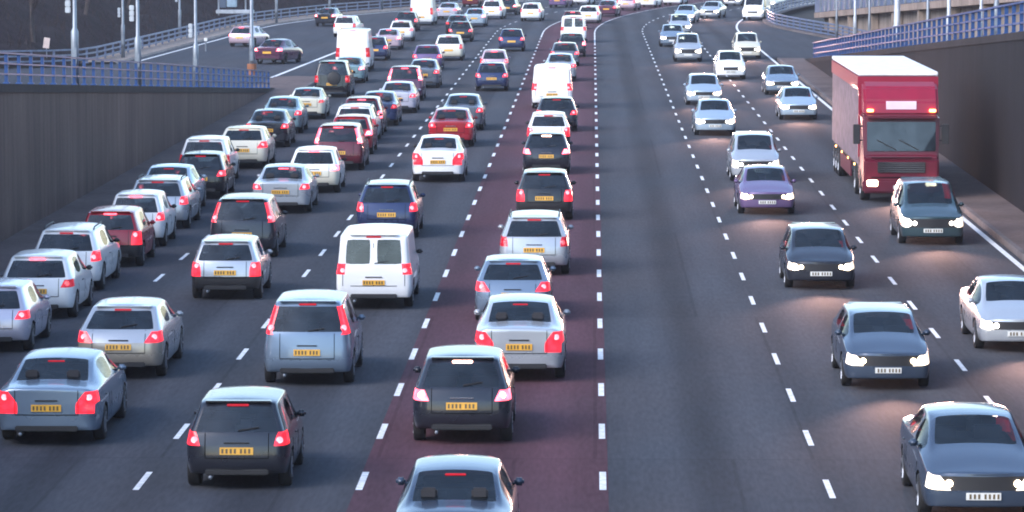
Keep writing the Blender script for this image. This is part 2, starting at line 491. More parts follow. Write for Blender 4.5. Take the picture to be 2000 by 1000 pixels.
m.grid(rows); tag(m.build('kerb', M['kerb']), kind='structure')
m = MB(); rows = []
for s in range(233, 420, 8):
    rows.append([(*path(s, outer_l(s) - 1.2), .12), (*path(s, outer_l(s) + .9), .12), (*path(s, outer_l(s) + 1.0), 0.0)])
m.grid(rows); tag(m.build('far_verge', M['paleconc']), kind='structure')

# ------------------------------------------------------------------ embankment on the left, bare trees
def bank_pt(s, d):
    x = outer_l(s) - 1.2 - d
    z = (zl(s, outer_l(s) - 1) if s < 240 else 0) + d * .52
    z += (math.sin(s * .31 + d) * .25 + math.sin(s * .13 - d * 1.7) * .3) * min(1, d / 3)
    px, py = path(s, x)
    return (px, py, z)
rows = [[bank_pt(s, d) for d in (0, 1, 2, 3.5, 5, 7, 9, 12, 15, 18, 22, 27, 33)] for s in range(150, 470, 4)]
tag(MB().grid(rows).build('embankment', M['earth'], smooth=True), kind='structure')
# undergrowth: dry twigs standing all over the bank
m = MB()
for i in range(5200):
    s = random.uniform(185, 400); d = random.uniform(.5, 16)
    b = Vector(bank_pt(s, d)); h = random.uniform(.4, 1.5); w = random.uniform(.012, .035)
    a = Vector((random.uniform(-.6, .6), random.uniform(-.3, .3), 1)) * h
    side = Vector((w, w * .3, 0))
    q = len(m.v)
    m.v += [tuple(b - side), tuple(b + side), tuple(b + a)]
    m.f.append((q, q + 1, q + 2))
tag(m.build('undergrowth', M['twig']), 'dry brown twiggy undergrowth covering the dark bank', 'undergrowth', kind='stuff')
def tree(loc, h, seed, label):
    rnd = random.Random(seed)
    e = empty('bare_tree', loc)
    tr, cr = MB(), MB()
    def limb(p, d, L, r, depth, out):
        pts = [p]; q = p
        for i in range(3):
            d = (d + Vector((rnd.uniform(-.18, .18), rnd.uniform(-.18, .18), rnd.uniform(-.02, .12)))).normalized()
            q = q + d * L / 3; pts.append(q)
        out.tube(pts, [r, r * .85, r * .72, r * .55], 5, False)
        if depth == 0: return
        for k in range(4 if depth > 1 else 5):
            nd = (d + Vector((rnd.uniform(-.8, .8), rnd.uniform(-.8, .8), rnd.uniform(-.1, .6)))).normalized()
            limb(pts[rnd.choice((1, 2, 3))], nd, L * rnd.uniform(.5, .72), r * .5, depth - 1, cr)
    limb(Vector((0, 0, -.2)), Vector((rnd.uniform(-.15, .15), 0, 1)), h * .5, h * .02, 4, tr)
    tr.build('trunk', M['bark'], e, True); cr.build('crown', M['twig'], e)
    tag(e, label, 'tree', 'bare trees on the dark bank')
for i, (s, d, h, lb) in enumerate([
        (232, 2.6, 7, 'bare winter tree rising behind the pale marker board'),
        (216, 2.0, 8, 'bare pale limbed tree at the far left edge of the bank'),
        (243, 4.5, 7, 'bare tree on the bank between the tall lamp post and the thin mast'),
        (262, 4.2, 8, 'bare tree on the bank behind the two thin masts'),
        (283, 4.5, 8, 'bare tree on the bank just left of the pale blue cabinet'),
        (318, 4.0, 8, 'bare tree on the bank just right of the pale blue cabinet'),
        (345, 4.0, 8, 'bare tree on the bank above the far end of the guard rail')]):
    tree(bank_pt(s, d), h, 100 + i, lb)

# ------------------------------------------------------------------ posts, lamps, cabinet, marker board
def lamp_post(loc, h, r0, r1, door, mat, label, box_z=None, base=None, group='lamp posts along the left slip road', arm=1.6, armdir=-1):
    e = empty('lamp_post', loc)
    m = MB(); m.tube([(0, 0, 0), (0, 0, door), (0, 0, door + .12), (0, 0, h)], [r0, r0, r1, r1 * .6], 10)
    m.tube([(0, 0, h - .05), (armdir * arm * .5, 0, h + .25), (armdir * arm, 0, h + .3)], [r1 * .6, r1 * .5, r1 * .45], 8)
    m.build('pole', mat, e, True)
    MB().box((armdir * (arm + .35), 0, h + .3), (.8, .3, .14)).build('lamp_head', M['steelpale'], e, bevel=.03)
    MB().box((0, -r0 - .012, door * .55), (r0 * 1.1, .02, .5)).build('access_door', M['steel'], e)
    if box_z:
        m = MB()
        for k in range(3):
            m.box((-r1 - .14, -.05, box_z + k * .2), (.17, .14, .192))
        m.build('control_box', M['steelpale'], e, bevel=.02)
    if base:
        MB().tube([(0, 0, 0), (0, 0, .62)], [r0 + .11, r0 + .11], 12).build('base_collar', base, e)
    tag(e, label, 'lamp post', group)
    return e
for (x, D, lb, bz) in ((180, 126, 'tall grey blue lamp post on the left wall, nearest of three there', 2.45),
                       (297, 143.5, 'tall lamp post on the left wall, middle one of three there', 2.5),
                       (410, 164.5, 'lamp post on the left wall nearest the paved nose', 2.2)):
    X = (x - 1157) * D / FPX
    lamp_post((-16.75, D, ramp_l(D) + .05), 10, .125, .07, 1.75, M['steel'], lb, bz)
for (u, s, lb, bz) in ((240, 240, 'thin mast behind the guard rail, leftmost one of its row', 2.6),
                   (351, 276, 'thin mast behind the guard rail left of the pale blue cabinet', 2.7),
                   (540, 315, 'thin mast behind the guard rail right of the pale blue cabinet', None),
                   (644, 338, 'thin mast behind the guard rail above the white car on the slip road', None),
                   (746, 357, 'thin mast behind the far guard rail left of the high white van', None)):
    d = ray(u, 60); t = s / d.y
    lamp_post((d.x * t, s, .1), 10, .12, .08, 2.0, M['steel'], lb, bz)
gp = ground(492, 150)
o = lamp_post((gp.x, gp.y, .1), 9.5, .15, .11, 1.9, M['steel'], 'grey lamp post with a brown base collar on the paved nose', None, simple('rust_collar', (0.30, 0.12, 0.06), .8))
# pale blue roadside cabinet with posts
d = ray(462, 30); sp = 302; t = sp / d.y
e = empty('roadside_cabinet', (d.x * t, sp, 1.35))
MB().box((-.35, 0, 1.6), (.75, .5, 2.5)).build('cabinet_body', simple('cabinet_pale_blue', (0.26, 0.36, 0.44), .5), e, bevel=.04)
MB().box((-1.05, .1, 1.6), (.5, .4, 2.6)).build('side_panel', simple('cabinet_slate', (0.07, 0.10, 0.15), .5), e, bevel=.03)
MB().box((.7, .1, 1.6), (.12, .12, 3.2)).build('leg', M['steel'], e)
MB().box((-1.4, .1, .9), (.12, .12, 2.4)).build('leg', M['steel'], e)
MB().box((-.1, -.1, .0), (2.9, .9, .28)).build('plinth', M['steelpale'], e, bevel=.03)
tag(e, 'pale blue roadside cabinet on a light plinth behind the guard rail', 'cabinet')
d = ray(91, 105); t = 229 / d.y
e = empty('marker_board', (d.x * t, 229, .45))
MB().box((0, 0, .95), (.36, .03, .62), Matrix.Rotation(R(8), 3, 'Y')).build('board', simple('faded_pink_board', (0.62, 0.50, 0.46), .6), e)
MB().tube([(0, .04, -.4), (0, .04, 1.1)], .03, 8).build('post', M['steel'], e)
tag(e, 'small pale pinkish board leaning on a stake below the dark bank', 'marker board')
p = ground(402, 103)
e = empty('marker_post', (p.x, p.y, 0.1))
MB().tube([(0, 0, 0), (0, 0, .7)], .05, 8).build('stake', M['steel'], e)
MB().box((0, -.03, .75), (.22, .05, .22)).build('reflector', M['plate_w'], e, bevel=.02)
tag(e, 'short marker post with a white reflector at the slip road edge', 'marker post')

# ------------------------------------------------------------------ right: deck above the slip road
def deck_pt(s):
    f = (s - 110) / (300 - 110)
    return Vector((23.5 - 5.6 * f, s, 0)), 7.6 - 6.6 * f       # foot position, underside height of the beam
e = empty('elevated_road', (20, 200, 0)); O = Vector((20, 200, 0))
bm_, wl, pr, ud = [], [], [], []
for s in range(110, 311, 5):
    p, zt = deck_pt(s); p = p - O
    wl.append([p + Vector((.8, 0, -.3)), p + Vector((.8, 0, zt + .05))])
    bm_.append([p + Vector((.8, 0, zt)), p + Vector((0, 0, zt)), p + Vector((-.02, 0, zt + .42)), p + Vector((.35, 0, zt + .44)), p + Vector((9, 0, zt + .44))])
    pr.append([p + Vector((.05, 0, zt + .45)), p + Vector((.05, 0, zt + 1.75)), p + Vector((.2, 0, zt + 1.75)), p + Vector((.2, 0, zt + .45))])
MB().grid(wl).build('back_wall', M['paleconc'], e)
MB().grid(bm_).build('deck_beam', M['beam'], e)
MB().grid(pr).build('parapet', M['bluepale'], e)
m = MB()
for s in range(112, 308, 4):
    p, zt = deck_pt(s); p = p - O
    m.box(p + Vector((-.03, 0, zt + 1.1)), (.12, .22, 1.3))
m.build('parapet_post', M['steel'], e)
col = None
for s in range(118, 300, 15):
    p, zt = deck_pt(s); p = p - O
    if zt < .8: continue
    MB().box(p + Vector((.45, 0, zt / 2)), (.7, .9, zt)).build('column', M['paleconc'], e, bevel=.06)
tag(e, 'brown concrete elevated road on columns at the upper right', 'elevated road')
for (u, s, h, r_, mt, lb) in ((1670, 262, 9, .13, 'steelpale', 'slim white post right behind the lorry roof, leftmost of the white ones'),
                        (1634, 270, 9, .09, 'steel', 'thin grey post on the far right slip road left of the white post'),
                        (1752, 235, 10, .26, 'steelpale', 'thick pale post rising above the lorry roof'),
                        (1698, 258, 7, .10, 'steel', 'thin grey blue post between the white post and the thick pale one'),
                        (1812, 214, 10, .12, 'steel', 'grey post behind the blue parapet right of the thick pale post'),
                        (1853, 202, 10, .14, 'steelpale', 'pale post behind the blue parapet at the middle of the dark wall'),
                        (1916, 182, 10, .10, 'steelpale', 'slim pale post on the blue parapet, second from the right edge'),
                        (1946, 172, 10, .13, 'steel', 'blue grey post on the blue parapet nearest the right edge')):
    d = ray(u, 60); t = s / d.y; X = d.x * t
    lamp_post((X, s, ramp_r(s)), h, r_, r_ * .75, 2.0, M[mt], lb, None, None, 'posts along the right slip road', 1.6, 1)

# ================================================================== cars
# station: (y, half width, z of side levels 0..4, roof edge half width, roof edge z, top z, rake per level or None)
def levels(zb, z1, z2, z3, z4): return [zb, z1, z2, z3, z4]
PARTS = ['body', 'roof', 'windscreen', 'rear_window', 'side_window', 'tail_light', 'headlight', 'front_bumper', 'rear_bumper', 'grille', 'wheel_arch']
BODY, ROOF, WS, RW, SW, TL, HL, FB, RB, GR, AR = range(11)
def car_mesh(sp):
    st = sp['st']; n = len(st)
    V = []; F = []; ids = []
    cols = sp.get('cols', (1, .70, .36, 0))
    colf = [-cols[0], -cols[1], -cols[2], 0, cols[2], cols[1], cols[0]]
    tfr = [-1, -.90, -.46, 0, .46, .90, 1]
    zup = (0, .35, .85, 1)
    idx = {}
    def side(i, r_):
        y, w, zs, wr, ze, zt, rk = st[i]
        wl = [w * .94, w * .985, w, w * .995, w * .955]
        if r_ <= 4: x, z = wl[r_], zs[r_]
        else:
            f = (0.07, .91, 1.0)[r_ - 5]
            x = wl[4] + (wr - wl[4]) * f; z = zs[4] + (ze - zs[4]) * f
        yy = y + (rk[r_] if rk else 0)
        return x, yy, z
    def pos(i, c, r_):
        x, yy, z = side(i, r_)
        y, w, zs, wr, ze, zt, rk = st[i]
        if c in (0, 6): return (-x if c == 0 else x, yy, z)
        if r_ == 7:
            k = (0, 1, 2, 3, 2, 1, 0)[c]
            b = 0
            if i == 0: b = -sp.get('bulge', .07) * (1 - tfr[c] ** 2) * .6
            if i == n - 1: b = sp.get('fbulge', .12) * (1 - tfr[c] ** 2)
            return (x * tfr[c], yy + b, ze + (zt - ze) * zup[k])
        f = colf[c]
        if r_ == 0: f = tfr[c]
        if r_ >= 5 and not sp.get('vanlike'): f = (-1, -.90, -.46, 0, .46, .90, 1)[c]
        if r_ == 4 and not sp.get('vanlike'): f = (-1, -.85, -.42, 0, .42, .85, 1)[c]
        b = 0
        if i == 0: b = -sp.get('bulge', .07) * (1 - f * f)
        if i == n - 1: b = sp.get('fbulge', .12) * (1 - f * f)
        return (x * f, yy + b, z)
    def vid(i, c, r_):
        k = (i, c, r_)
        if k not in idx:
            idx[k] = len(V); V.append(pos(i, c, r_))
        return idx[k]
    def add(a, b, c, d, pid): F.append((a, b, c, d)); ids.append(pid)
    g0, g1 = sp['side_glass']; r0, r1 = sp['roof']; wsi = sp['ws']; rwi = sp.get('rw')
    for i in range(n - 1):
        for c, flip in ((0, 1), (6, 0)):
            for r_ in range(7):
                pid = BODY
                if r_ == 5 and g0 <= i < g1 and i not in sp.get('pillars', ()): pid = SW
                if i == 0 and r_ in sp['tail_rows']: pid = TL
                if i == n - 2 and r_ in sp['head_rows']: pid = HL
                if i == n - 2 and r_ <= sp.get('fb_row', 1): pid = FB
                if i == 0 and r_ <= sp['rb_row']: pid = RB
                q = (vid(i, c, r_), vid(i, c, r_ + 1), vid(i + 1, c, r_ + 1), vid(i + 1, c, r_))
                add(*(q if flip else q[::-1]), pid)
        for c in range(6):
            pid = BODY
            if r0 <= i < r1: pid = ROOF
            if i == wsi and 1 <= c <= 4: pid = WS
            if rwi is not None and i == rwi and 1 <= c <= 4: pid = RW
            add(vid(i, c, 7), vid(i, c + 1, 7), vid(i + 1, c + 1, 7), vid(i + 1, c, 7), pid)
            add(vid(i + 1, c, 0), vid(i + 1, c + 1, 0), vid(i, c + 1, 0), vid(i, c, 0), AR)
    for i in (0, n - 1):
        for c in range(6):
            for r_ in range(7):
                pid = BODY
                if i == 0:
                    if r_ <= sp['rb_row']: pid = RB
                    if c in (0, 5) and r_ in sp['tail_rows']: pid = TL
                    if r_ in sp.get('cap_glass', ()) and 1 <= c <= 4 and not (sp.get('split_glass') and c in sp['split_glass']): pid = RW
                else:
                    if r_ <= sp.get('fb_row', 1): pid = FB
                    if c in (0, 5) and r_ in sp['head_rows']: pid = HL
                    if 1 <= c <= 4 and r_ in sp['grille_rows']: pid = GR
                q = (vid(i, c, r_), vid(i, c + 1, r_), vid(i, c + 1, r_ + 1), vid(i, c, r_ + 1))
                add(*(q if i == 0 else q[::-1]), pid)
    me = bpy.data.meshes.new('cage')
    me.from_pydata(V, [], F)
    for k in PARTS: me.materials.append(None)
    for pl, pid in zip(me.polygons, ids): pl.material_index = pid
    # crease the outlines of windows, lamps and bumpers
    em = {}
    for pl in me.polygons:
        for ek in pl.edge_keys: em.setdefault(ek, set()).add(pl.material_index)
    at = me.attributes.new('crease_edge', 'FLOAT', 'EDGE')
    for e_ in me.edges:
        s_ = em[tuple(sorted(e_.vertices))]
        v = 0.0
        if len(s_) > 1:
            v = .92 if (s_ & {WS, RW, SW, TL, HL, GR}) else .35
            if s_ == {BODY, ROOF}: v = .15
        if sp.get('vanlike') and (s_ & {RW}) and len(s_) > 1: v = 1.0
        at.data[e_.index].value = v
    vc = me.attributes.new('crease_vert', 'FLOAT', 'POINT')
    cnt_ = {}
    for pl in me.polygons:
        for vi in pl.vertices: cnt_.setdefault(vi, []).append(pl.material_index)
    for vi, ps in cnt_.items():
        for q_, amt in ((RW, .9 if sp.get('vanlike') else .45), (WS, .4), (TL, .6), (HL, .5), (GR, .6)):
            if ps.count(q_) == 1 and len(ps) >= 4: vc.data[vi].value = amt
    for pl in me.polygons: pl.use_smooth = True
    o = bpy.data.objects.new('cage', me); COL.objects.link(o)
    md = o.modifiers.new('s', 'SUBSURF'); md.levels = 2; md.render_levels = 2
    cutters = []
    for ya in sp['axles']:
        cm = MB(); cm.tube([(-1.4, ya, sp['wr'] + .0), (1.4, ya, sp['wr'])], sp['wr'] + .055, 28)
        co_ = link('cutter', cm.mesh('cutter'))
        b = o.modifiers.new('b', 'BOOLEAN'); b.operation = 'DIFFERENCE'; b.object = co_; b.solver = 'EXACT'
        cutters.append(co_)
    bpy.context.view_layer.update()
    dg = bpy.context.evaluated_depsgraph_get()
    full = bpy.data.meshes.new_from_object(o.evaluated_get(dg), depsgraph=dg)
    bpy.data.objects.remove(o)
    for c in cutters: bpy.data.objects.remove(c)
    out = {}
    Vv = [v.co.copy() for v in full.vertices]
    for pl in full.polygons:
        pid = min(pl.material_index, 10)
        c = pl.center
        for ya in sp['axles']:
            if abs(math.hypot(c.y - ya, c.z - sp['wr']) - (sp['wr'] + .055)) < .02 and abs(pl.normal.x) < .2: pid = AR
        key = pid
        if pid in (SW, TL, HL): key = (pid, c.x > 0)
        out.setdefault(key, []).append(tuple(pl.vertices))
    parts = []
    for key, fs in out.items():
        used = {}; vs = []; ff = []
        for f in fs:
            q = []
            for vi in f:
                if vi not in used: used[vi] = len(vs); vs.append(tuple(Vv[vi]))
                q.append(used[vi])
            ff.append(q)
        pid = key[0] if isinstance(key, tuple) else key
        pm = bpy.data.meshes.new(PARTS[pid]); pm.from_pydata(vs, [], ff)
        for pl in pm.polygons: pl.use_smooth = True
        parts.append((PARTS[pid], pm))
    bvh = BVHTree.FromPolygons(Vv, [tuple(p_.vertices) for p_ in full.polygons])
    return parts, bvh

def wheel_meshes(r_, w):
    t = MB(); prof = [(-w / 2, r_ * .62), (-w / 2, r_ * .93), (-w * .38, r_), (w * .38, r_), (w / 2, r_ * .93), (w / 2, r_ * .62)]
    N = 28; b = len(t.v)
    for k in range(N):
        a = 2 * math.pi * k / N
        for (x, rr) in prof: t.v.append((x, math.cos(a) * rr, math.sin(a) * rr))
    for k in range(N):
        for j in range(5):
            k2 = (k + 1) % N
            t.f.append((k * 6 + j, k * 6 + j + 1, k2 * 6 + j + 1, k2 * 6 + j))
    tyre = t.mesh('wheel', True)
    rm = MB()
    rm.tube([(w * .34, 0, 0), (w * .40, 0, 0)], [r_ * .16, r_ * .13], 12)
    for k in range(5):
        a = 2 * math.pi * k / 5
        rm.bar((w * .36, math.cos(a) * r_ * .1, math.sin(a) * r_ * .1), (w * .40, math.cos(a) * r_ * .6, math.sin(a) * r_ * .6), r_ * .2, .03)
    for k in range(24):
        a, a2 = 2 * math.pi * k / 24, 2 * math.pi * (k + 1) / 24
        b = len(rm.v)
        for aa in (a, a2):
            rm.v.append((w * .46, math.cos(aa) * r_ * .66, math.sin(aa) * r_ * .66))
            rm.v.append((w * .38, math.cos(aa) * r_ * .56, math.sin(aa) * r_ * .56))
        rm.f.append((b, b + 1, b + 3, b + 2))
    rim = rm.mesh('rim')
    dk = MB().tube([(w * .1, 0, 0), (w * .22, 0, 0)], r_ * .63, 20).mesh('brake_disc')
    return tyre, rim, dk

RK = lambda *a: list(a)
SPEC = {}
def hatch(L=3.95, W=.85, H=1.45, belt=.92, rake=.50, tall=False, tail_rows=(3,), rb=2, wr=.30, glassw=.62, **kw):
    s = L / 3.95; b = belt
    k = rake / .5
    rk0 = RK(.07, .0, 0, .02, .07 * k + .01, .11 * k, .44 * k, .50 * k)
    rk1 = RK(0, 0, 0, 0, .04, .06, .30 * k, .34 * k)
    st = [
        (0.00, W * .93, [.27, .40, .57, .74, b], W * .70, H - .08, H - .04, rk0),
        (0.30 * s, W * .985, [.25, .38, .56, .75, b + .01], W * .73, H - .065, H - .01, rk1),
        (1.00 * s, W, [.22, .36, .56, .76, b], W * .74, H - .06, H, None),
        (1.85 * s, W, [.21, .36, .56, .76, b - .01], W * .74, H - .055, H, None),
        (1.95 * s, W, [.21, .36, .56, .76, b - .01], W * .74, H - .055, H, None),
        (2.40 * s, W, [.21, .36, .56, .75, b - .02], W * .72, H - .08, H - .02, None),
        (3.05 * s, W * .99, [.21, .36, .55, .74, b - .03], W * .78, b + .04, b + .10, None),
        (3.50 * s, W * .98, [.22, .35, .52, .68, b - .12], W * .80, b - .06, b - .01, None),
        (3.82 * s, W * .95, [.23, .34, .49, .54, b - .21], W * .74, b - .18, b - .13, None),
        (3.93 * s, W * .88, [.25, .34, .46, .50, b - .25], W * .70, b - .21, b - .19, None)]
    d = dict(st=st, side_glass=(1, 6), pillars=(1, 3), roof=(0, 5), ws=5, tail_rows=tail_rows, head_rows=(3, 4), grille_rows=(3,), fb_row=2, rb_row=rb,
             cap_glass=(5,), cols=(1, .70, .36, 0), axles=(0.68 * s, 3.18 * s), wr=wr, L=3.93 * s + .06, W=W, H=H, track=W - .115, plate_z=.66, brake_z=H - .1)
    d.update(kw); return d
def saloon(L=4.5, W=.87, H=1.42, deck=1.0, **kw):
    s = L / 4.5
    st = [
        (0.00, W * .92, [.28, .42, .58, .76, deck - .07], W * .76, deck - .03, deck, None),
        (0.28 * s, W * .98, [.25, .39, .57, .77, deck - .07], W * .78, deck - .02, deck + .03, None),
        (0.66 * s, W * .99, [.22, .37, .57, .77, deck - .06], W * .78, deck, deck + .055, None),
        (1.32 * s, W, [.22, .36, .57, .77, deck - .07], W * .68, H - .09, H - .04, None),
        (1.75 * s, W, [.21, .36, .56, .76, deck - .08], W * .70, H - .065, H - .005, None),
        (2.30 * s, W, [.21, .36, .56, .76, deck - .08], W * .71, H - .06, H, None),
        (2.40 * s, W, [.21, .36, .56, .76, deck - .08], W * .71, H - .06, H, None),
        (2.80 * s, W, [.21, .36, .56, .75, deck - .09], W * .69, H - .09, H - .03, None),
        (3.45 * s, W * .99, [.21, .36, .55, .74, deck - .10], W * .78, deck - .03, deck + .02, None),
        (3.95 * s, W * .97, [.22, .35, .52, .68, deck - .19], W * .80, deck - .14, deck - .08, None),
        (4.35 * s, W * .94, [.23, .34, .48, .53, deck - .29], W * .74, deck - .26, deck - .21, None),
        (4.48 * s, W * .87, [.25, .34, .45, .50, deck - .32], W * .70, deck - .28, deck - .26, None)]
    d = dict(st=st, side_glass=(3, 8), pillars=(5,), roof=(3, 7), ws=7, rw=2, tail_rows=(3,), head_rows=(3, 4), grille_rows=(3,), fb_row=2, rb_row=2,
             cap_glass=(), axles=(0.92 * s, 3.62 * s), wr=.31, L=4.48 * s + .06, W=W, H=H, track=W - .115, plate_z=.68, brake_z=None)
    d.update(kw); return d
def van(L=4.9, W=.94, H=1.95, belt=1.10, **kw):
    rk0 = RK(.04, 0, 0, 0, .01, .02, .08, .12); rk1 = RK(0, 0, 0, 0, 0, 0, .02, .04)
    st = [
        (0.00, W * .96, [.30, .44, .60, .85, belt], W * .86, H - .10, H - .05, rk0),
        (0.22, W * .99, [.28, .42, .60, .85, belt], W * .88, H - .08, H - .01, rk1),
        (1.60, W, [.26, .40, .60, .85, belt], W * .88, H - .07, H, None),
        (2.80, W, [.26, .40, .60, .85, belt - .02], W * .88, H - .07, H, None),
        (2.92, W, [.26, .40, .60, .85, belt - .02], W * .88, H - .07, H, None),
        (3.55, W, [.26, .40, .60, .84, belt - .03], W * .84, H - .11, H - .04, None),
        (4.20, W * .99, [.26, .40, .58, .80, belt - .08], W * .84, belt + .10, belt + .17, None),
        (4.65, W * .97, [.27, .38, .54, .72, belt - .20], W * .82, belt - .13, belt - .08, None),
        (4.90, W * .90, [.29, .38, .50, .62, belt - .34], W * .76, belt - .29, belt - .26, None)]
    d = dict(st=st, side_glass=(4, 6), pillars=(), roof=(0, 5), ws=5, tail_rows=(3, 4), head_rows=(3,), grille_rows=(3,), fb_row=2, rb_row=1,
             cap_glass=(5,), split_glass=(), cols=(1, .80, .10, 0), axles=(0.95, 4.0), wr=.33, L=4.95, W=W, H=H, track=W - .13, plate_z=.66, brake_z=H - .1, bulge=.03, vanlike=True)
    if kw.get('blind'): d['cap_glass'] = ()
    d.update(kw); return d
SPEC['hatchback'] = hatch()
SPEC['small_hatch'] = hatch(L=3.7, W=.82, H=1.48, rake=.36, tail_rows=(3, 4), rb=2, cols=(1, .76, .4, 0))
SPEC['tall_hatch'] = hatch(L=4.2, W=.88, H=1.60, belt=1.0, rake=.38, tail_rows=(3, 4), cols=(1, .78, .4, 0), wr=.32)
SPEC['estate'] = hatch(L=4.6, W=.88, H=1.48, belt=.94, rake=.46, tail_rows=(3, 4), cols=(1, .80, .4, 0), wr=.32)
SPEC['off_roader'] = hatch(L=4.5, W=.92, H=1.78, belt=1.08, rake=.22, tail_rows=(3,), cols=(1, .80, .4, 0), wr=.37)
SPEC['boxy_hatch'] = hatch(L=3.85, W=.83, H=1.42, belt=.90, rake=.34, tail_rows=(2, 3), cols=(1, .74, .4, 0), rb=1)
SPEC['mpv'] = hatch(L=4.35, W=.89, H=1.66, belt=1.0, rake=.34, tail_rows=(4, 5), cols=(1, .84, .4, 0), wr=.32)
SPEC['fastback'] = hatch(L=4.45, W=.88, H=1.42, belt=.96, rake=.95, tail_rows=(3,), cols=(1, .62, .36, 0), wr=.32)
SPEC['big_saloon'] = saloon(L=4.75, W=.91, H=1.45, deck=1.04, tail_rows=(2, 3), cols=(1, .60, .34, 0))
SPEC['saloon'] = saloon()
SPEC['coupe'] = saloon(L=4.1, H=1.36, deck=.96)
SPEC['box_van'] = van(L=5.0, W=.98, H=2.45, belt=1.3, blind=True)
SPEC['small_van'] = van(L=4.5, W=.90, H=1.84, belt=1.05, split_glass=(2, 3))
SPEC['mid_van'] = van(blind=True)

PROTO = {}
def proto(kind):
    if kind in PROTO: return PROTO[kind]
    sp = SPEC[kind]
    parts, bvh = car_mesh(sp)
    L = sp['L']; W = sp['W']; H = sp['H']
    items = []   # (name, mesh, material key, loc, children)
    for nm, me in parts:
        mk = {'body': 'paint', 'roof': 'roof', 'windscreen': 'glass', 'rear_window': 'glass', 'side_window': 'glass', 'tail_light': 'tail',
              'headlight': 'head', 'front_bumper': 'bumper', 'rear_bumper': 'bumper', 'grille': 'trim', 'wheel_arch': 'arch'}[nm]
        nm2 = 'underbody' if nm == 'wheel_arch' else nm
        items.append((nm2, me, mk, (0, 0, 0), []))
    def hit_rear(x, z):
        h = bvh.ray_cast(Vector((x, -2, z)), Vector((0, 1, 0)))[0]
        return h
    def hit_front(x, z):
        return bvh.ray_cast(Vector((x, 8, z)), Vector((0, -1, 0)))[0]
    # rear number plate
    pz = sp['plate_z']; h = hit_rear(0, pz); h2 = hit_rear(0, pz + .08)
    tilt = math.atan2(h2.y - h.y, .08)
    rot = Matrix.Rotation(-tilt, 3, 'X')
    m = MB().box((0, 0, 0), (.52, .014, .12), rot)
    ch = MB()
    for k in range(7):
        xx = -.205 + k * .064 + (.03 if k > 3 else 0) - .012
        ch.box(rot @ Vector((xx, -.010, 0)), (.030, .008, .072), rot)
    yp = min(hit_rear(.2, pz - .04).y, h.y) - .012
    items.append(('number_plate', m.mesh('number_plate', bevel=.004), 'plate_y', (0, yp, pz), [('plate_lettering', ch.mesh('plate_lettering'), 'chars', (0, 0, 0))]))
    # handle strip above the plate
    h = hit_rear(0, pz + .13)
    items.append(('boot_handle', MB().box((0, 0, 0), (.40, .03, .025)).mesh('boot_handle', bevel=.008), 'chrome' if kind in ('saloon', 'estate', 'hatchback') else 'trim', (0, h.y - .006, pz + .13), []))
    # dark valance and exhaust under the bumper
    h = hit_rear(0, sp['st'][0][2][1] - .05)
    items.append(('rear_valance', MB().box((0, 0, 0), (W * 1.2, .05, .10)).mesh('rear_valance', bevel=.02), 'trim', (0, h.y + .005, sp['st'][0][2][0] + .04), []))
    items.append(('exhaust', MB().tube([(0, 0, 0), (0, .3, 0)], .032, 10).mesh('exhaust', True), 'steel', (-W * .5, h.y - .02, .22), []))
    # bumper rub strips and reflectors
    # high brake lamp, wiper
    if sp['brake_z']:
        bz = sp['brake_z']; h = hit_rear(0, bz)
        items.append(('brake_light', MB().box((0, 0, 0), (.34, .05, .035)).mesh('brake_light', bevel=.008), 'high', (0, h.y - .012, bz), []))
        gz = SPEC[kind]['st'][0][2][4]
        if sp['cap_glass']:
            a = hit_rear(.02, gz + .07); b = hit_rear(.34, gz + .12)
            items.append(('wiper', MB().bar(a - Vector((0, .02, 0)), b - Vector((0, .02, 0)), .02, .02).mesh('wiper'), 'trim', (0, 0, 0), []))
            # spoiler lip over the glass
            h = hit_rear(0, H - .09)
            y0 = sp['st'][0][0] + sp['st'][0][6][7]
            items.append(('spoiler', MB().box((0, 0, 0), (W * 1.26, .16, .03)).mesh('spoiler', bevel=.012), 'paint', (0, y0 - .02, H - .045), []))
    else:
        i = 3; s_ = sp['st'][3]
        items.append(('brake_light', MB().box((0, 0, 0), (.30, .04, .03)).mesh('brake_light', bevel=.008), 'high', (0, s_[0] - .12, s_[5] - .06), []))
        if kind == 'coupe':
            pass
    if kind == 'estate':
        for sx in (-1, 1):
            items.append(('roof_rail', MB().tube([(sx * W * .70, .8, H - .05), (sx * W * .70, .95, H + .01), (sx * W * .70, 2.3, H + .01), (sx * W * .70, 2.45, H - .06)], .018, 6).mesh('roof_rail', True), 'trim', (0, 0, 0), []))
    if kind == 'off_roader':
        h = hit_rear(.1, .95)
        items.append(('spare_wheel', MB().tube([(0, -.17, 0), (0, -.15, 0), (0, 0, 0)], [.28, .33, .34], 24).mesh('spare_wheel', True), 'trim', (.12, h.y + .0, .95), []))
        items[-5:]  # keep order
    # lamp bulbs glowing behind the lenses
    tz = (sp['st'][0][2][3] + sp['st'][0][2][4]) / 2 if 3 in sp['tail_rows'] else sp['st'][0][2][4] + .12
    for sx in (-1, 1):
        h = hit_rear(sx * W * .80, tz)
        if h: items.append(('tail_bulb', MB().tube([(0, -.012, 0), (0, .02, 0)], [.05, .06], 14).mesh('tail_bulb', True), 'bulb', (sx * W * .80, h.y, tz), []))
        fz = (sp['st'][-1][2][3] + sp['st'][-1][2][4]) / 2
        for q, rr in ((.74, .085), (.56, .055)):
            h = hit_front(sx * W * q, fz)
            if h: items.append(('headlight_bulb', MB().tube([(0, -.02, 0), (0, .02, 0), (0, .035, 0)], [rr, rr, rr * .6], 16).mesh('headlight_bulb', True), 'hbulb', (sx * W * q, h.y, fz), []))
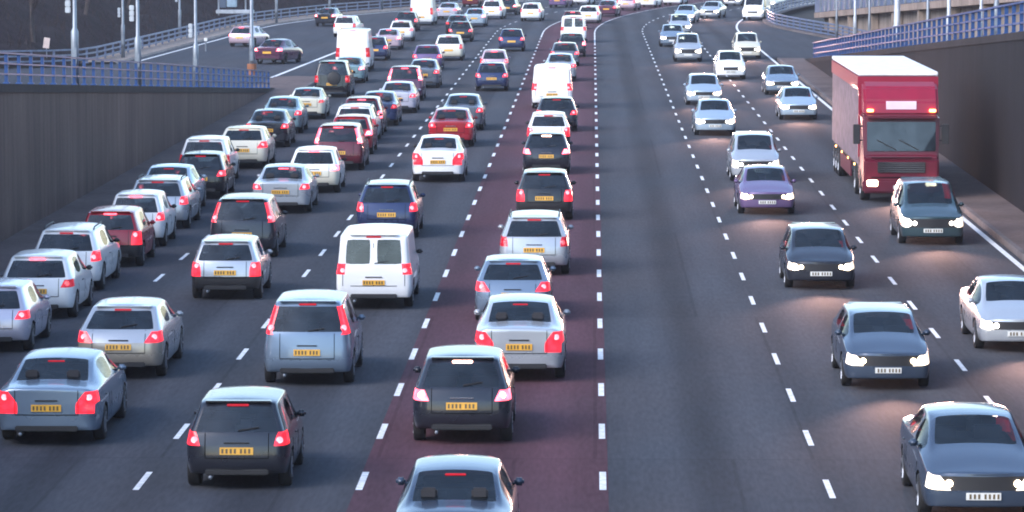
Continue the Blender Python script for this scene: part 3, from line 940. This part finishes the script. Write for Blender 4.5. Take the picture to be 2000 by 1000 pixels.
    # cabin: parcel shelf floor, seats with headrests
    m = MB(); zb_ = sp['st'][3][2][4] - .10; ya_ = sp['st'][0][0] + .5 if sp['brake_z'] else sp['st'][2][0] + .1; yb_ = sp['st'][sp['ws'] + 1][0] - .1
    m.box((0, (ya_ + yb_) / 2, zb_ - .03), (W * 1.66, yb_ - ya_, .05))
    ys_ = sp['st'][3][0]
    for yy in (ys_ - .55, ys_ + .35):
        for xx in ((-.36, .36)):
            m.box((xx, yy, zb_ + .10), (.46, .12, .24)); m.box((xx, yy, zb_ + .30), (.24, .09, .15))
    items.append(('seat', m.mesh('seat', bevel=.03), 'seat', (0, 0, 0), []))
    # boot lid shut lines
    m = MB(); zt_ = sp['st'][0][2][4] + .02; zl_ = sp['st'][0][2][1] + .14
    for sx in (-1, 1):
        prev = None
        for k in range(6):
            h = hit_rear(sx * W * (.60 if not sp.get('vanlike') else .80), zl_ + (zt_ - zl_) * k / 5)
            if h and prev: m.bar(prev, h, .012, .012)
            prev = h
    prev = None
    for k in range(9):
        h = hit_rear(W * 1.2 * (k / 8 - .5), zl_)
        if h and prev: m.bar(prev, h, .014, .014)
        prev = h
    if sp.get('vanlike'):
        a_, b_ = hit_rear(0, zl_), hit_rear(0, H - .25)
        m.bar(a_, b_, .014, .014)
    items.append(('boot_seam', m.mesh('boot_seam'), 'arch', (0, 0, 0), []))
    # front plate
    h = hit_front(0, .42)
    fch = MB()
    for k in range(7):
        fch.box((-.205 + k * .064 + (.03 if k > 3 else 0) - .012, .010, 0), (.030, .008, .072))
    items.append(('number_plate', MB().box((0, 0, 0), (.52, .014, .11)).mesh('number_plate', bevel=.004), 'plate_w', (0, h.y + .012, .42), [('plate_lettering', fch.mesh('plate_lettering'), 'chars', (0, 0, 0))]))
    # mirrors
    zi = [k for k in range(len(sp['st'])) if k == sp['ws']][0]
    ym = sp['st'][zi + 1][0] - .42; zm = sp['st'][zi][2][4] + .06
    for sx in (-1, 1):
        mm = MB(); mm.box((sx * .02, 0, 0), (.15, .08, .11)); mm.box((-sx * .10, .01, -.03), (.18, .05, .04))
        items.append(('mirror', mm.mesh('mirror', True, bevel=.03), 'mirror', (sx * (W * .985), ym, zm), []))
    for sx in (-1, 1):
        items.append(('door_handle', MB().box((0, 0, 0), (.03, .16, .025)).mesh('door_handle', bevel=.006), 'trim', (sx * (W * .985), sp['st'][3][0] - .2, sp['st'][3][2][3] + .02), []))
        # door shut lines
        sl = MB()
        for yy in (sp['st'][sp['side_glass'][0] + 1][0] - .05, sp['st'][3][0] + .12, sp['st'][sp['ws'] + 1][0] - .1):
            for (za, zb_) in ((.34, .56), (.56, .76)):
                xa = bvh.ray_cast(Vector((sx * 2, yy, za)), Vector((-sx, 0, 0)))[0]
                xb = bvh.ray_cast(Vector((sx * 2, yy, zb_)), Vector((-sx, 0, 0)))[0]
                if xa and xb: sl.bar(xa, xb, .012, .012)
        items.append(('door_seam', sl.mesh('door_seam'), 'arch', (0, 0, 0), []))
    # wheels
    ty, rim, dk = wheel_meshes(sp['wr'], .20)
    for ya in sp['axles']:
        for sx in (-1, 1):
            items.append(('wheel', ty, 'tyre', (sx * sp['track'], ya, sp['wr']), [('rim', rim, 'rim', (0, 0, 0)), ('brake_disc', dk, 'arch', (0, 0, 0))], sx))
    for it in items:
        if not it[1].materials: it[1].materials.append(M['trim'])
        for c in it[4]:
            if not c[1].materials: c[1].materials.append(M['trim'])
    PROTO[kind] = (items, sp)
    return PROTO[kind]

DETAIL = {'wiper', 'boot_handle', 'door_handle', 'door_seam', 'exhaust', 'roof_rail', 'boot_seam', 'rear_valance'}
def car(kind, colour, u, v, label, tail='lit', high=None, group='cars queuing and moving away on the left carriageway', toward=False, head=None,
        yaw=None, roof=None, name=None, cat=None, plate=True, beam=None, z=0.0, rear_bumper=None):
    items, sp = proto(kind)
    g = ground(u, v)
    s = g.y
    a = (s - S0) / RC if s > S0 else 0.0
    if yaw is not None: a = yaw
    L = sp['L']
    rz = -a + (math.pi if toward else 0)
    if toward:
        org = Vector((g.x, g.y, z)) - Matrix.Rotation(rz, 3, 'Z') @ Vector((0, L - .05, 0))
    else:
        org = Vector((g.x, g.y, z))
    nm = name or {'box_van': 'panel_van', 'small_van': 'van', 'mid_van': 'van', 'off_roader': 'off_road_car', 'estate': 'estate_car', 'saloon': 'saloon_car',
                  'coupe': 'saloon_car', 'big_saloon': 'saloon_car'}.get(kind, 'hatchback_car')
    e = empty(nm, org, rz)
    tag(e, label, cat or ('van' if 'van' in kind else 'car'), group)
    far = v < 125
    rs = random.Random(label); e.scale = (rs.uniform(.97, 1.03), rs.uniform(.96, 1.04), rs.uniform(.96, 1.05))
    mats = {'paint': P[colour], 'roof': P[roof or colour], 'bumper': P[rear_bumper] if rear_bumper else P[colour], 'mirror': P[colour] if colour not in ('white',) else M['trim'],
            'tail': M['tail_' + tail], 'high': M['brake_hot'] if high == 'hot' else (M['tail_brake'] if high else M['tail_dim']),
            'head': M['lamp_lens_glow'] if head else M['lamp_off'], 'hbulb': M[head] if head else M['chrome'], 'bulb': M['bulb_' + tail]}
    if kind in ('boxy_hatch',) and rear_bumper is None: mats['bumper'] = M['trim']
    for it in items:
        inm, me, mk, loc, ch = it[:5]
        if far and inm in DETAIL: continue
        if inm == 'headlight_bulb' and not head: continue
        if inm == 'tail_bulb' and toward: continue
        if inm == 'spare_wheel' and colour != 'black': continue
        o = link(inm, me, e, loc, mats.get(mk) or M[mk])
        sx = it[5] if len(it) > 5 else 1
        if inm == 'wheel' and sx < 0: o.rotation_euler = (0, 0, math.pi)
        for c in ch:
            if v < 150: continue
            link(c[0], c[1], o, c[3], mats.get(c[2]) or M[c[2]])
    if beam:
        ld = bpy.data.lights.new('headlamp_beam', 'SPOT')
        ld.energy = beam; ld.spot_size = R(56); ld.spot_blend = 1; ld.shadow_soft_size = .35; ld.color = (1, .56, .45)
        lo = bpy.data.objects.new('headlamp_beam', ld); COL.objects.link(lo); lo.parent = e
        lo.location = (0, L + .12, .66); lo.rotation_euler = (R(90 - 2), 0, 0)
    return e

G1 = 'cars in the queue along the left wall'
G2 = 'cars in the second lane from the left'
G3 = 'cars in the third lane from the left'
G4 = 'cars in the red lane'
G5 = 'oncoming cars in the inner right lane'
G6 = 'oncoming cars in the outer right lane'
G7 = 'vehicles on the left slip road'
G8 = 'small far vehicles rounding the bend'
CARS = [
 # lane 1
 ('hatchback', 'lilac', -24, 690, 'pale lilac hatchback cut off by the left edge of the photo', 'lit', None, G1),
 ('hatchback', 'white', 70, 625, 'white hatchback with a broad rear window, last whole car of the wall queue', 'dim', 'on', G1),
 ('estate', 'white', 127, 572, 'white car with dark rear window between the last white hatchback and the red hatchback', 'lit', None, G1),
 ('boxy_hatch', 'red', 214, 523, 'bright red hatchback in the queue by the left wall', 'lit', 'on', G1),
 ('small_hatch', 'white', 264, 484, 'white hatchback directly in front of the red one in the wall queue', 'lit', 'on', G1),
 ('estate', 'silver', 306, 449, 'silver estate with a dark rear window two ahead of the red hatchback', 'lit', None, G1),
 ('saloon', 'paleblue', 322, 420, 'pale blue saloon third ahead of the red hatchback in the wall queue', 'lit', None, G1),
 ('hatchback', 'black', 390, 390, 'black hatchback with yellow plate in the queue by the left wall', 'lit', None, G1),
 ('tall_hatch', 'white', 398, 362, 'tall white car directly ahead of the black hatchback by the wall', 'dim', None, G1),
 ('fastback', 'cream', 473, 331, 'cream saloon beside the tall white car in the wall queue', 'lit', None, G1),
 ('saloon', 'dark', 521, 289, 'dark saloon with yellow plate ahead of the cream saloon', 'lit', None, G1),
 ('saloon', 'teal', 549, 262, 'grey teal saloon just behind the black roofed cream car', 'lit', None, G1),
 ('coupe', 'cream', 597, 234, 'cream convertible with a black soft top', 'dim', None, G1, dict(roof='black')),
 ('off_roader', 'black', 648, 191, 'black off roader with the spare wheel on its tailgate', 'dim', None, G1),
 ('saloon', 'teal', 680, 163, 'teal saloon squeezed between the black off roader and the big white van', 'brake', None, G1),
 ('box_van', 'white', 689, 141, 'large windowless white van beside the slip road merge', 'dim', None, G1),
 ('hatchback', 'navy', 731, 119, 'dark blue hatchback just right of the large white van', 'lit', None, G1),
 ('saloon', 'pinkish', 757, 98, 'greyish pink saloon with glowing lamps ahead of the large white van', 'brake', 'on', G1),
 ('hatchback', 'white', 783, 81, 'small white hatchback behind the black roofed far car', 'lit', None, G1),
 ('estate', 'dark', 793, 62, 'dark estate tucked left of the upper white van', 'lit', None, G1),
 ('box_van', 'white', 823, 50, 'big white van at the top of the picture, second of the two', 'dim', None, G1),
 ('saloon', 'lilac', 872, 38, 'pale saloon just right of the upper white van', 'lit', None, G1),
 # lane 2
 ('big_saloon', 'greyblue', 92, 872, 'blue grey saloon nearest the lower left corner', 'lit', None, G2),
 ('fastback', 'silver', 232, 742, 'silver beige hatchback second from the bottom in the second lane', 'lit', None, G2, dict(rear_bumper='gold')),
 ('boxy_hatch', 'silver', 440, 587, 'silver hatchback in front of the dark one with the pale reflection', 'lit', None, G2),
 ('mpv', 'dark', 473, 505, 'dark blue black hatchback behind the silver one in the second lane', 'lit', None, G2),
 ('saloon', 'silver', 548, 418, 'silver saloon ahead of the dark hatchback in the second lane', 'lit', 'on', G2),
 ('hatchback', 'white', 612, 378, 'white hatchback with a yellow tinted bumper in the second lane', 'brake', 'on', G2, dict(rear_bumper='cream')),  # cream bumper: warm reflection of following headlights put into the colour
 ('mpv', 'maroon', 660, 334, 'maroon hatchback with blazing brake lights in the second lane', 'brake', 'on', G2),
 ('hatchback', 'red', 684, 303, 'red hatchback ahead of the maroon one with blazing lights', 'brake', None, G2),
 ('estate', 'white', 692, 282, 'white estate hidden behind the red hatchback of the second lane', 'dim', None, G2),
 ('tall_hatch', 'maroon', 706, 266, 'tall dark red car with a glowing top brake light', 'brake', 'on', G2),
 ('saloon', 'navy', 738, 247, 'navy saloon peeping out right of the tall dark red car', 'dim', None, G2),
 ('saloon', 'lilac', 775, 222, 'pale pink white saloon in the second lane', 'lit', None, G2),
 ('mpv', 'plum', 790, 198, 'plum estate ahead of the pale pink white saloon', 'brake', 'on', G2),
 ('saloon', 'grey', 826, 173, 'grey saloon with red lamps left of the dashed line', 'lit', None, G2),
 ('tall_hatch', 'white', 876, 119, 'white car with a green tinted rear window', 'dim', None, G2, dict(rear_bumper='cream')),  # bumper coloured cream to carry headlight glow from the car behind
 ('hatchback', 'purple', 834, 138, 'purple car half hidden left of the white tall car', 'lit', None, G2),
 ('hatchback', 'dark', 899, 82, 'dark hatchback ahead of the white tall car', 'lit', None, G2),
 ('saloon', 'dark', 893, 68, 'black saloon second ahead of the white tall car', 'dim', None, G2),
 ('saloon', 'paleblue', 926, 53, 'pale blue saloon far up the second lane', 'brake', None, G2),
 ('tall_hatch', 'white', 960, 38, 'white car with a dark rear window near the top edge', 'lit', None, G2),
 ('hatchback', 'dark', 990, 30, 'dark hatchback right of the far white car at the top edge', 'brake', None, G2),
 # lane 3
 ('small_hatch', 'dark', 463, 958, 'dark hatchback with bright crimson lamps at the bottom of the third lane', 'lit', None, G3),
 ('mpv', 'greyblue', 600, 755, 'blue grey hatchback with an amber number plate', 'lit', None, G3),
 ('small_van', 'white', 730, 606, 'white van with two square rear windows', 'lit', None, G3),
 ('estate', 'navy', 755, 467, 'navy estate ahead of the twin windowed white van', 'lit', None, G3),
 ('big_saloon', 'white', 855, 357, 'white saloon alone in the third lane', 'lit', None, G3),
 ('saloon', 'red', 880, 288, 'red saloon ahead of the white saloon', 'lit', None, G3),
 ('saloon', 'grey', 903, 256, 'grey saloon ahead of the red saloon in the third lane', 'lit', None, G3),
 ('hatchback', 'navy', 960, 179, 'navy hatchback with a small amber plate in the third lane', 'lit', None, G3),
 ('small_hatch', 'pinkish', 965, 148, 'pinkish white hatchback directly ahead of the navy one', 'lit', 'on', G3),
 ('hatchback', 'navy', 999, 101, 'dark blue hatchback alone near the top of the third lane', 'lit', None, G3),
 ('estate', 'white', 1036, 42, 'white estate with a long plate far up the third lane', 'lit', None, G3),
 ('saloon', 'purple', 1088, 15, 'violet car at the very top beyond the far white estate', 'lit', None, G8),
 # red lane
 ('saloon', 'slate', 884, 1146, 'dark grey blue car cut off by the bottom edge in the red lane', 'lit', None, G4),
 ('hatchback', 'dark', 902, 870, 'dark hatchback in the red lane with a glaring top brake light', 'brake', 'hot', G4),
 ('big_saloon', 'silver', 1014, 748, 'silver saloon overlapping the dark hatchback in the red lane', 'lit', None, G4),
 ('fastback', 'greyblue', 1001, 632, 'blue grey hatchback between two silver cars in the red lane', 'lit', None, G4),
 ('estate', 'silver', 1043, 540, 'silver white estate behind the black car in the red lane', 'dim', None, G4),
 ('boxy_hatch', 'black', 1063, 432, 'black hatchback with a tan plate in the red lane', 'lit', None, G4),
 ('hatchback', 'dark', 1067, 342, 'dark hatchback with a white hot top brake light in the red lane', 'brake', 'hot', G4),
 ('boxy_hatch', 'white', 1071, 297, 'white hatchback between the dark hatchback and the van in the red lane', 'lit', None, G4),
 ('hatchback', 'dark', 1087, 258, 'dark hatchback peeping out between white hatchback and white van', 'lit', None, G4),
 ('mid_van', 'white', 1078, 214, 'white van in the middle of the red lane queue', 'lit', None, G4),
 ('saloon', 'silver', 1094, 160, 'silver saloon right ahead of the red lane van', 'lit', None, G4),
 ('hatchback', 'grey', 1103, 130, 'grey hatchback second ahead of the red lane van', 'lit', None, G4),
 ('estate', 'dark', 1117, 112, 'dark estate with one bright lamp behind the small white van', 'brake', None, G4),
 ('small_van', 'white', 1120, 84, 'small white van high up the red lane', 'dim', None, G4),
 ('hatchback', 'maroon', 1118, 58, 'maroon hatchback with glowing lamps ahead of the small white van', 'brake', 'on', G4),
 ('estate', 'white', 1149, 46, 'white estate at the start of the bend in the red lane', 'lit', None, G4),
 ('saloon', 'plum', 1184, 33, 'dark plum saloon in the bend of the red lane', 'lit', None, G8),
]
for c in CARS:
    kw = c[8] if len(c) > 8 else {}
    car(c[0], c[1], c[2], c[3], c[4], c[5], c[6], c[7], **kw)
# slip road vehicles
car('hatchback', 'pinkish', 468, 92, 'pale car with red lamps farther along the slip road', 'brake', 'on', G7, yaw=R(14))
car('saloon', 'plum', 522, 126, 'dark red car close to the paved nose on the slip road', 'brake', None, G7, yaw=R(14))
car('tall_hatch', 'white', 672, 73, 'white car on the slip road right behind the large white van', 'dim', None, G7, yaw=R(6))
car('saloon', 'dark', 634, 52, 'dark car with one orange lamp far up the slip road', 'brake', None, G7, yaw=R(6))
# traffic in the far bend
for (k, c, u, v, lb) in (('estate', 'pinkish', 1222, 21, 'pinkish estate just right of the plum saloon in the bend'),
                         ('saloon', 'white', 1262, 15, 'white saloon in the far bend, second right of the plum saloon'),
                         ('mid_van', 'white', 1312, 11, 'white van in the far bend above the oncoming silver cars'),
                         ('saloon', 'red', 1290, 3, 'red car at the top edge of the far bend'),
                         ('saloon', 'maroon', 918, 14, 'maroon car at the top edge right of the upper white van'),
                         ('hatchback', 'white', 1132, 10, 'white hatchback at the top edge just right of the violet car')):
    car(k, c, u, v, lb, 'lit', None, G8)
# oncoming
ON = [
 ('big_saloon', 'slate', 1918, 1020, 'dark blue oncoming saloon in the lower right corner', G5, 'lamp_on', 1),
 ('fastback', 'slate', 1733, 762, 'dark blue oncoming hatchback second from the bottom of the inner lane', G5, 'lamp_on', 1),
 ('hatchback', 'dark', 1604, 568, 'near black oncoming hatchback with twin bright headlights', G5, 'lamp_on', 1),
 ('saloon', 'purple', 1498, 420, 'mauve oncoming saloon in front of the silver off roader', G5, 'lamp_on', 1),
 ('tall_hatch', 'silver', 1476, 356, 'tall silver oncoming car behind the mauve saloon', G5, 'lamp_white', 1),
 ('saloon', 'paleblue', 1397, 266, 'pale blue oncoming saloon left of the tall silver car', G5, 'lamp_white', 1),
 ('hatchback', 'paleblue', 1375, 206, 'pale oncoming hatchback behind the pale blue saloon', G5, 'lamp_on', 1),
 ('tall_hatch', 'silver', 1344, 121, 'silver oncoming car with a dark underside beside the empty lane', G5, 'lamp_white', 1),
 ('saloon', 'greyblue', 1314, 92, 'blue grey oncoming car half hidden behind a silver one', G5, 'lamp_white', 0),
 ('hatchback', 'silver', 1328, 68, 'silver oncoming hatchback at the entry of the far bend', G5, 'lamp_white', 0),
 ('saloon', 'paleblue', 1335, 46, 'pale blue oncoming car at the top of the inner lane', G5, 'lamp_on', 0),
 ('saloon', 'silver', 1990, 688, 'silver oncoming saloon cut off by the right edge', G6, 'lamp_white', 1),
 ('mpv', 'darkteal', 1822, 480, 'dark teal oncoming hatchback in front of the red lorry', G6, 'lamp_white', 1),
 ('saloon', 'paleblue', 1560, 235, 'pale blue oncoming saloon just left of the red lorry', G6, 'lamp_white', 1),
 ('saloon', 'greyblue', 1528, 186, 'blue grey oncoming saloon behind the pale blue one near the lorry', G6, 'lamp_on', 1),
 ('hatchback', 'white', 1427, 156, 'white oncoming hatchback straddling the dashed line', G6, 'lamp_white', 1),
 ('tall_hatch', 'cream', 1460, 116, 'cream oncoming car behind the white one on the right', G6, 'lamp_white', 1),
 ('saloon', 'silver', 1385, 36, 'silver oncoming car leaving the far bend with orange glow', G8, 'lamp_on', 1),
 ('mid_van', 'white', 1470, 40, 'white oncoming van coming out of the bend near the rail', G8, 'lamp_on', 1),
 ('saloon', 'silver', 1430, 12, 'silver oncoming saloon at the top edge of the bend', G8, 'lamp_on', 0),
 ('saloon', 'cream', 1497, 18, 'cream oncoming saloon at the top edge beside the rail', G8, 'lamp_on', 0),
]
for (k, c, u, v, lb, gp_, hd, bm) in ON:
    ex = {}
    if v < 50: ex['yaw'] = ((ground(u, v).y - S0) / RC) * 1.3 + R(4)
    car(k, c, u, v, lb, 'dim', None, gp_, True, hd, beam=420 if bm else None, **ex)

# ------------------------------------------------------------------ the red lorry
def lorry(u, v):
    g = ground(u, v)
    e = empty('lorry', (g.x, g.y, 0), math.pi)       # local +y points to the camera, front at y = 0
    red = simple('lorry_red', (0.26, 0.004, 0.030), .45, 0, .15, .08); dkred = simple('lorry_dark_red', (0.10, 0.004, 0.02), .5, 0, .1, .1)
    cabred = simple('lorry_cab_maroon', (0.11, 0.003, 0.018), .4, 0, .3, .1)
    whi = simple('lorry_roof_white', (0.82, 0.82, 0.84), .5); gry = simple('lorry_side_grey', (0.16, 0.12, 0.15), .6, var=.4)
    # cab: lofted side profile
    def slab(prof, hw, mat, name, bev=.05, taper=1.0):
        m = MB(); n = len(prof)
        for sx in (-1, 1):
            for (y, z) in prof: m.v.append((sx * hw * (taper if y > -.2 else 1), y, z))
        for i in range(n):
            j = (i + 1) % n
            m.f.append((i, j, n + j, n + i))
        m.f.append(tuple(range(n))); m.f.append(tuple(n + i for i in reversed(range(n))))
        return m.build(name, mat, e, bevel=bev)
    slab([(0, .35), (.0, 1.35), (-.12, 1.45), (-.28, 2.72), (-2.1, 2.78), (-2.1, .6)], 1.22, cabred, 'cab', .06, .97)
    slab([(-.22, 2.74), (-.34, 3.2), (-.70, 3.62), (-1.3, 3.78), (-1.6, 3.7), (-1.6, 2.80)], 1.18, red, 'wind_deflector', .08, .9)
    MB().box((0, -.17, 2.08), (2.16, .05, .92), Matrix.Rotation(R(7.2), 3, 'X')).build('windscreen', M['glass'], e, bevel=.02)
    MB().box((0, -.06, 2.70), (2.2, .34, .10)).build('sun_visor', dkred, e, bevel=.03)
    for sx in (-.55, .15):
        MB().bar((sx, -.075, 1.66), (sx + .62, -.11, 1.98), .03, .03).build('wiper', M['trim'], e)
    m = MB()
    for k in range(5): m.box((0, .05, .98 + k * .07), (1.46, .03, .02))
    m.build('grille_slat', M['chrome'], e)
    MB().box((0, .012, 1.42), (1.9, .02, .03)).box((0, .012, .80), (1.9, .02, .03)).build('panel_seam', M['arch'], e)
    MB().box((0, .02, 1.12), (1.5, .05, .34)).build('grille', M['trim'], e, bevel=.01)
    MB().box((0, .03, .52), (2.44, .20, .42)).build('front_bumper', dkred, e, bevel=.06)
    MB().box((0, .135, .50), (.52, .012, .11)).build('number_plate', M['plate_w'], e)
    MB().box((0, -.29, 3.06), (.95, .02, .26), Matrix.Rotation(R(12), 3, 'X')).build('emblem', simple('emblem_pale_pink', (0.75, 0.55, 0.65), .4), e)
    for sx in (-1, 1):
        MB().box((sx * .92, .125, .62), (.36, .05, .20)).build('headlight', M['lamp_on'], e, bevel=.03)
        MB().box((sx * 1.40, -.30, 2.15), (.22, .12, .62)).box((sx * 1.27, -.32, 2.40), (.16, .04, .04)).box((sx * 1.27, -.32, 1.95), (.16, .04, .04)).build('mirror', M['trim'], e, bevel=.015)
        MB().box((sx * .98, -.20, 2.90), (.20, .08, .08)).build('marker_light', M['amber'], e, bevel=.01)
        MB().box((sx * 1.185, -.95, 2.05), (.02, .95, .72)).build('side_window', M['glass'], e)
        MB().box((sx * 1.2, -1.2, .55), (.06, .7, .35)).build('step', M['trim'], e, bevel=.02)
        for k in range(4):
            MB().box((sx * 1.265, -3.2 - k * 3.2, 1.02), (.03, .14, .06)).build('marker_light', M['amber'], e)
    # trailer
    MB().box((0, -8.5, 2.5), (2.5, 13.6, 2.86)).build('trailer_side', gry, e, bevel=.03)
    MB().box((0, -8.5, 4.0), (2.54, 13.66, .12)).build('trailer_roof', whi, e, bevel=.02)
    MB().box((0, -8.5, 3.70), (2.56, 13.63, .42)).build('top_rail', red, e)
    MB().box((0, -1.675, 2.5), (2.51, .04, 2.3)).build('headboard', red, e)
    MB().box((0, -9.4, .92), (2.3, 12.6, .26)).build('chassis', M['trim'], e)
    for sx in (-1, 1):
        MB().box((sx * 1.2, -8.4, .70), (.04, 5.2, .5)).build('side_guard', dkred, e)
    ty, rim, dk = wheel_meshes(.5, .30)
    for y in (-1.25, -3.9, -12.4, -13.6, -14.8):
        for sx in (-1, 1):
            w = link('wheel', ty, e, (sx * 1.06, y, .5), M['tyre'])
            if sx < 0: w.rotation_euler = (0, 0, math.pi)
            link('rim', rim, w, (0, 0, 0), M['rim'])
    tag(e, 'red articulated lorry with a white roofed trailer in the outer right lane', 'lorry')
    ld = bpy.data.lights.new('headlamp_beam', 'SPOT'); ld.energy = 420; ld.spot_size = R(64); ld.spot_blend = 1; ld.shadow_soft_size = .4; ld.color = (1, .56, .45)
    lo = bpy.data.objects.new('headlamp_beam', ld); COL.objects.link(lo); lo.parent = e
    lo.location = (0, .3, .7); lo.rotation_euler = (R(81), 0, 0)
    return e
lorry(1760, 396)

# ------------------------------------------------------------------ thin dusk haze round the whole place
hz = MB().box((0, 300, 60), (900, 1000, 126)).mesh('haze')
hm = bpy.data.materials.new('haze_air'); hm.use_nodes = True
ht = hm.node_tree; ht.nodes.remove(ht.nodes['Principled BSDF'])
pv = ht.nodes.new('ShaderNodeVolumePrincipled'); pv.inputs['Color'].default_value = (0.86, 0.84, 0.95, 1)
pv.inputs['Density'].default_value = 0.00017; pv.inputs['Anisotropy'].default_value = 0.0
ht.links.new(pv.outputs[0], ht.nodes['Material Output'].inputs['Volume'])
ho = link('haze', hz); ho.data.materials.append(hm)
tag(ho, kind='stuff', label='thin pale dusk haze hanging over the whole road')
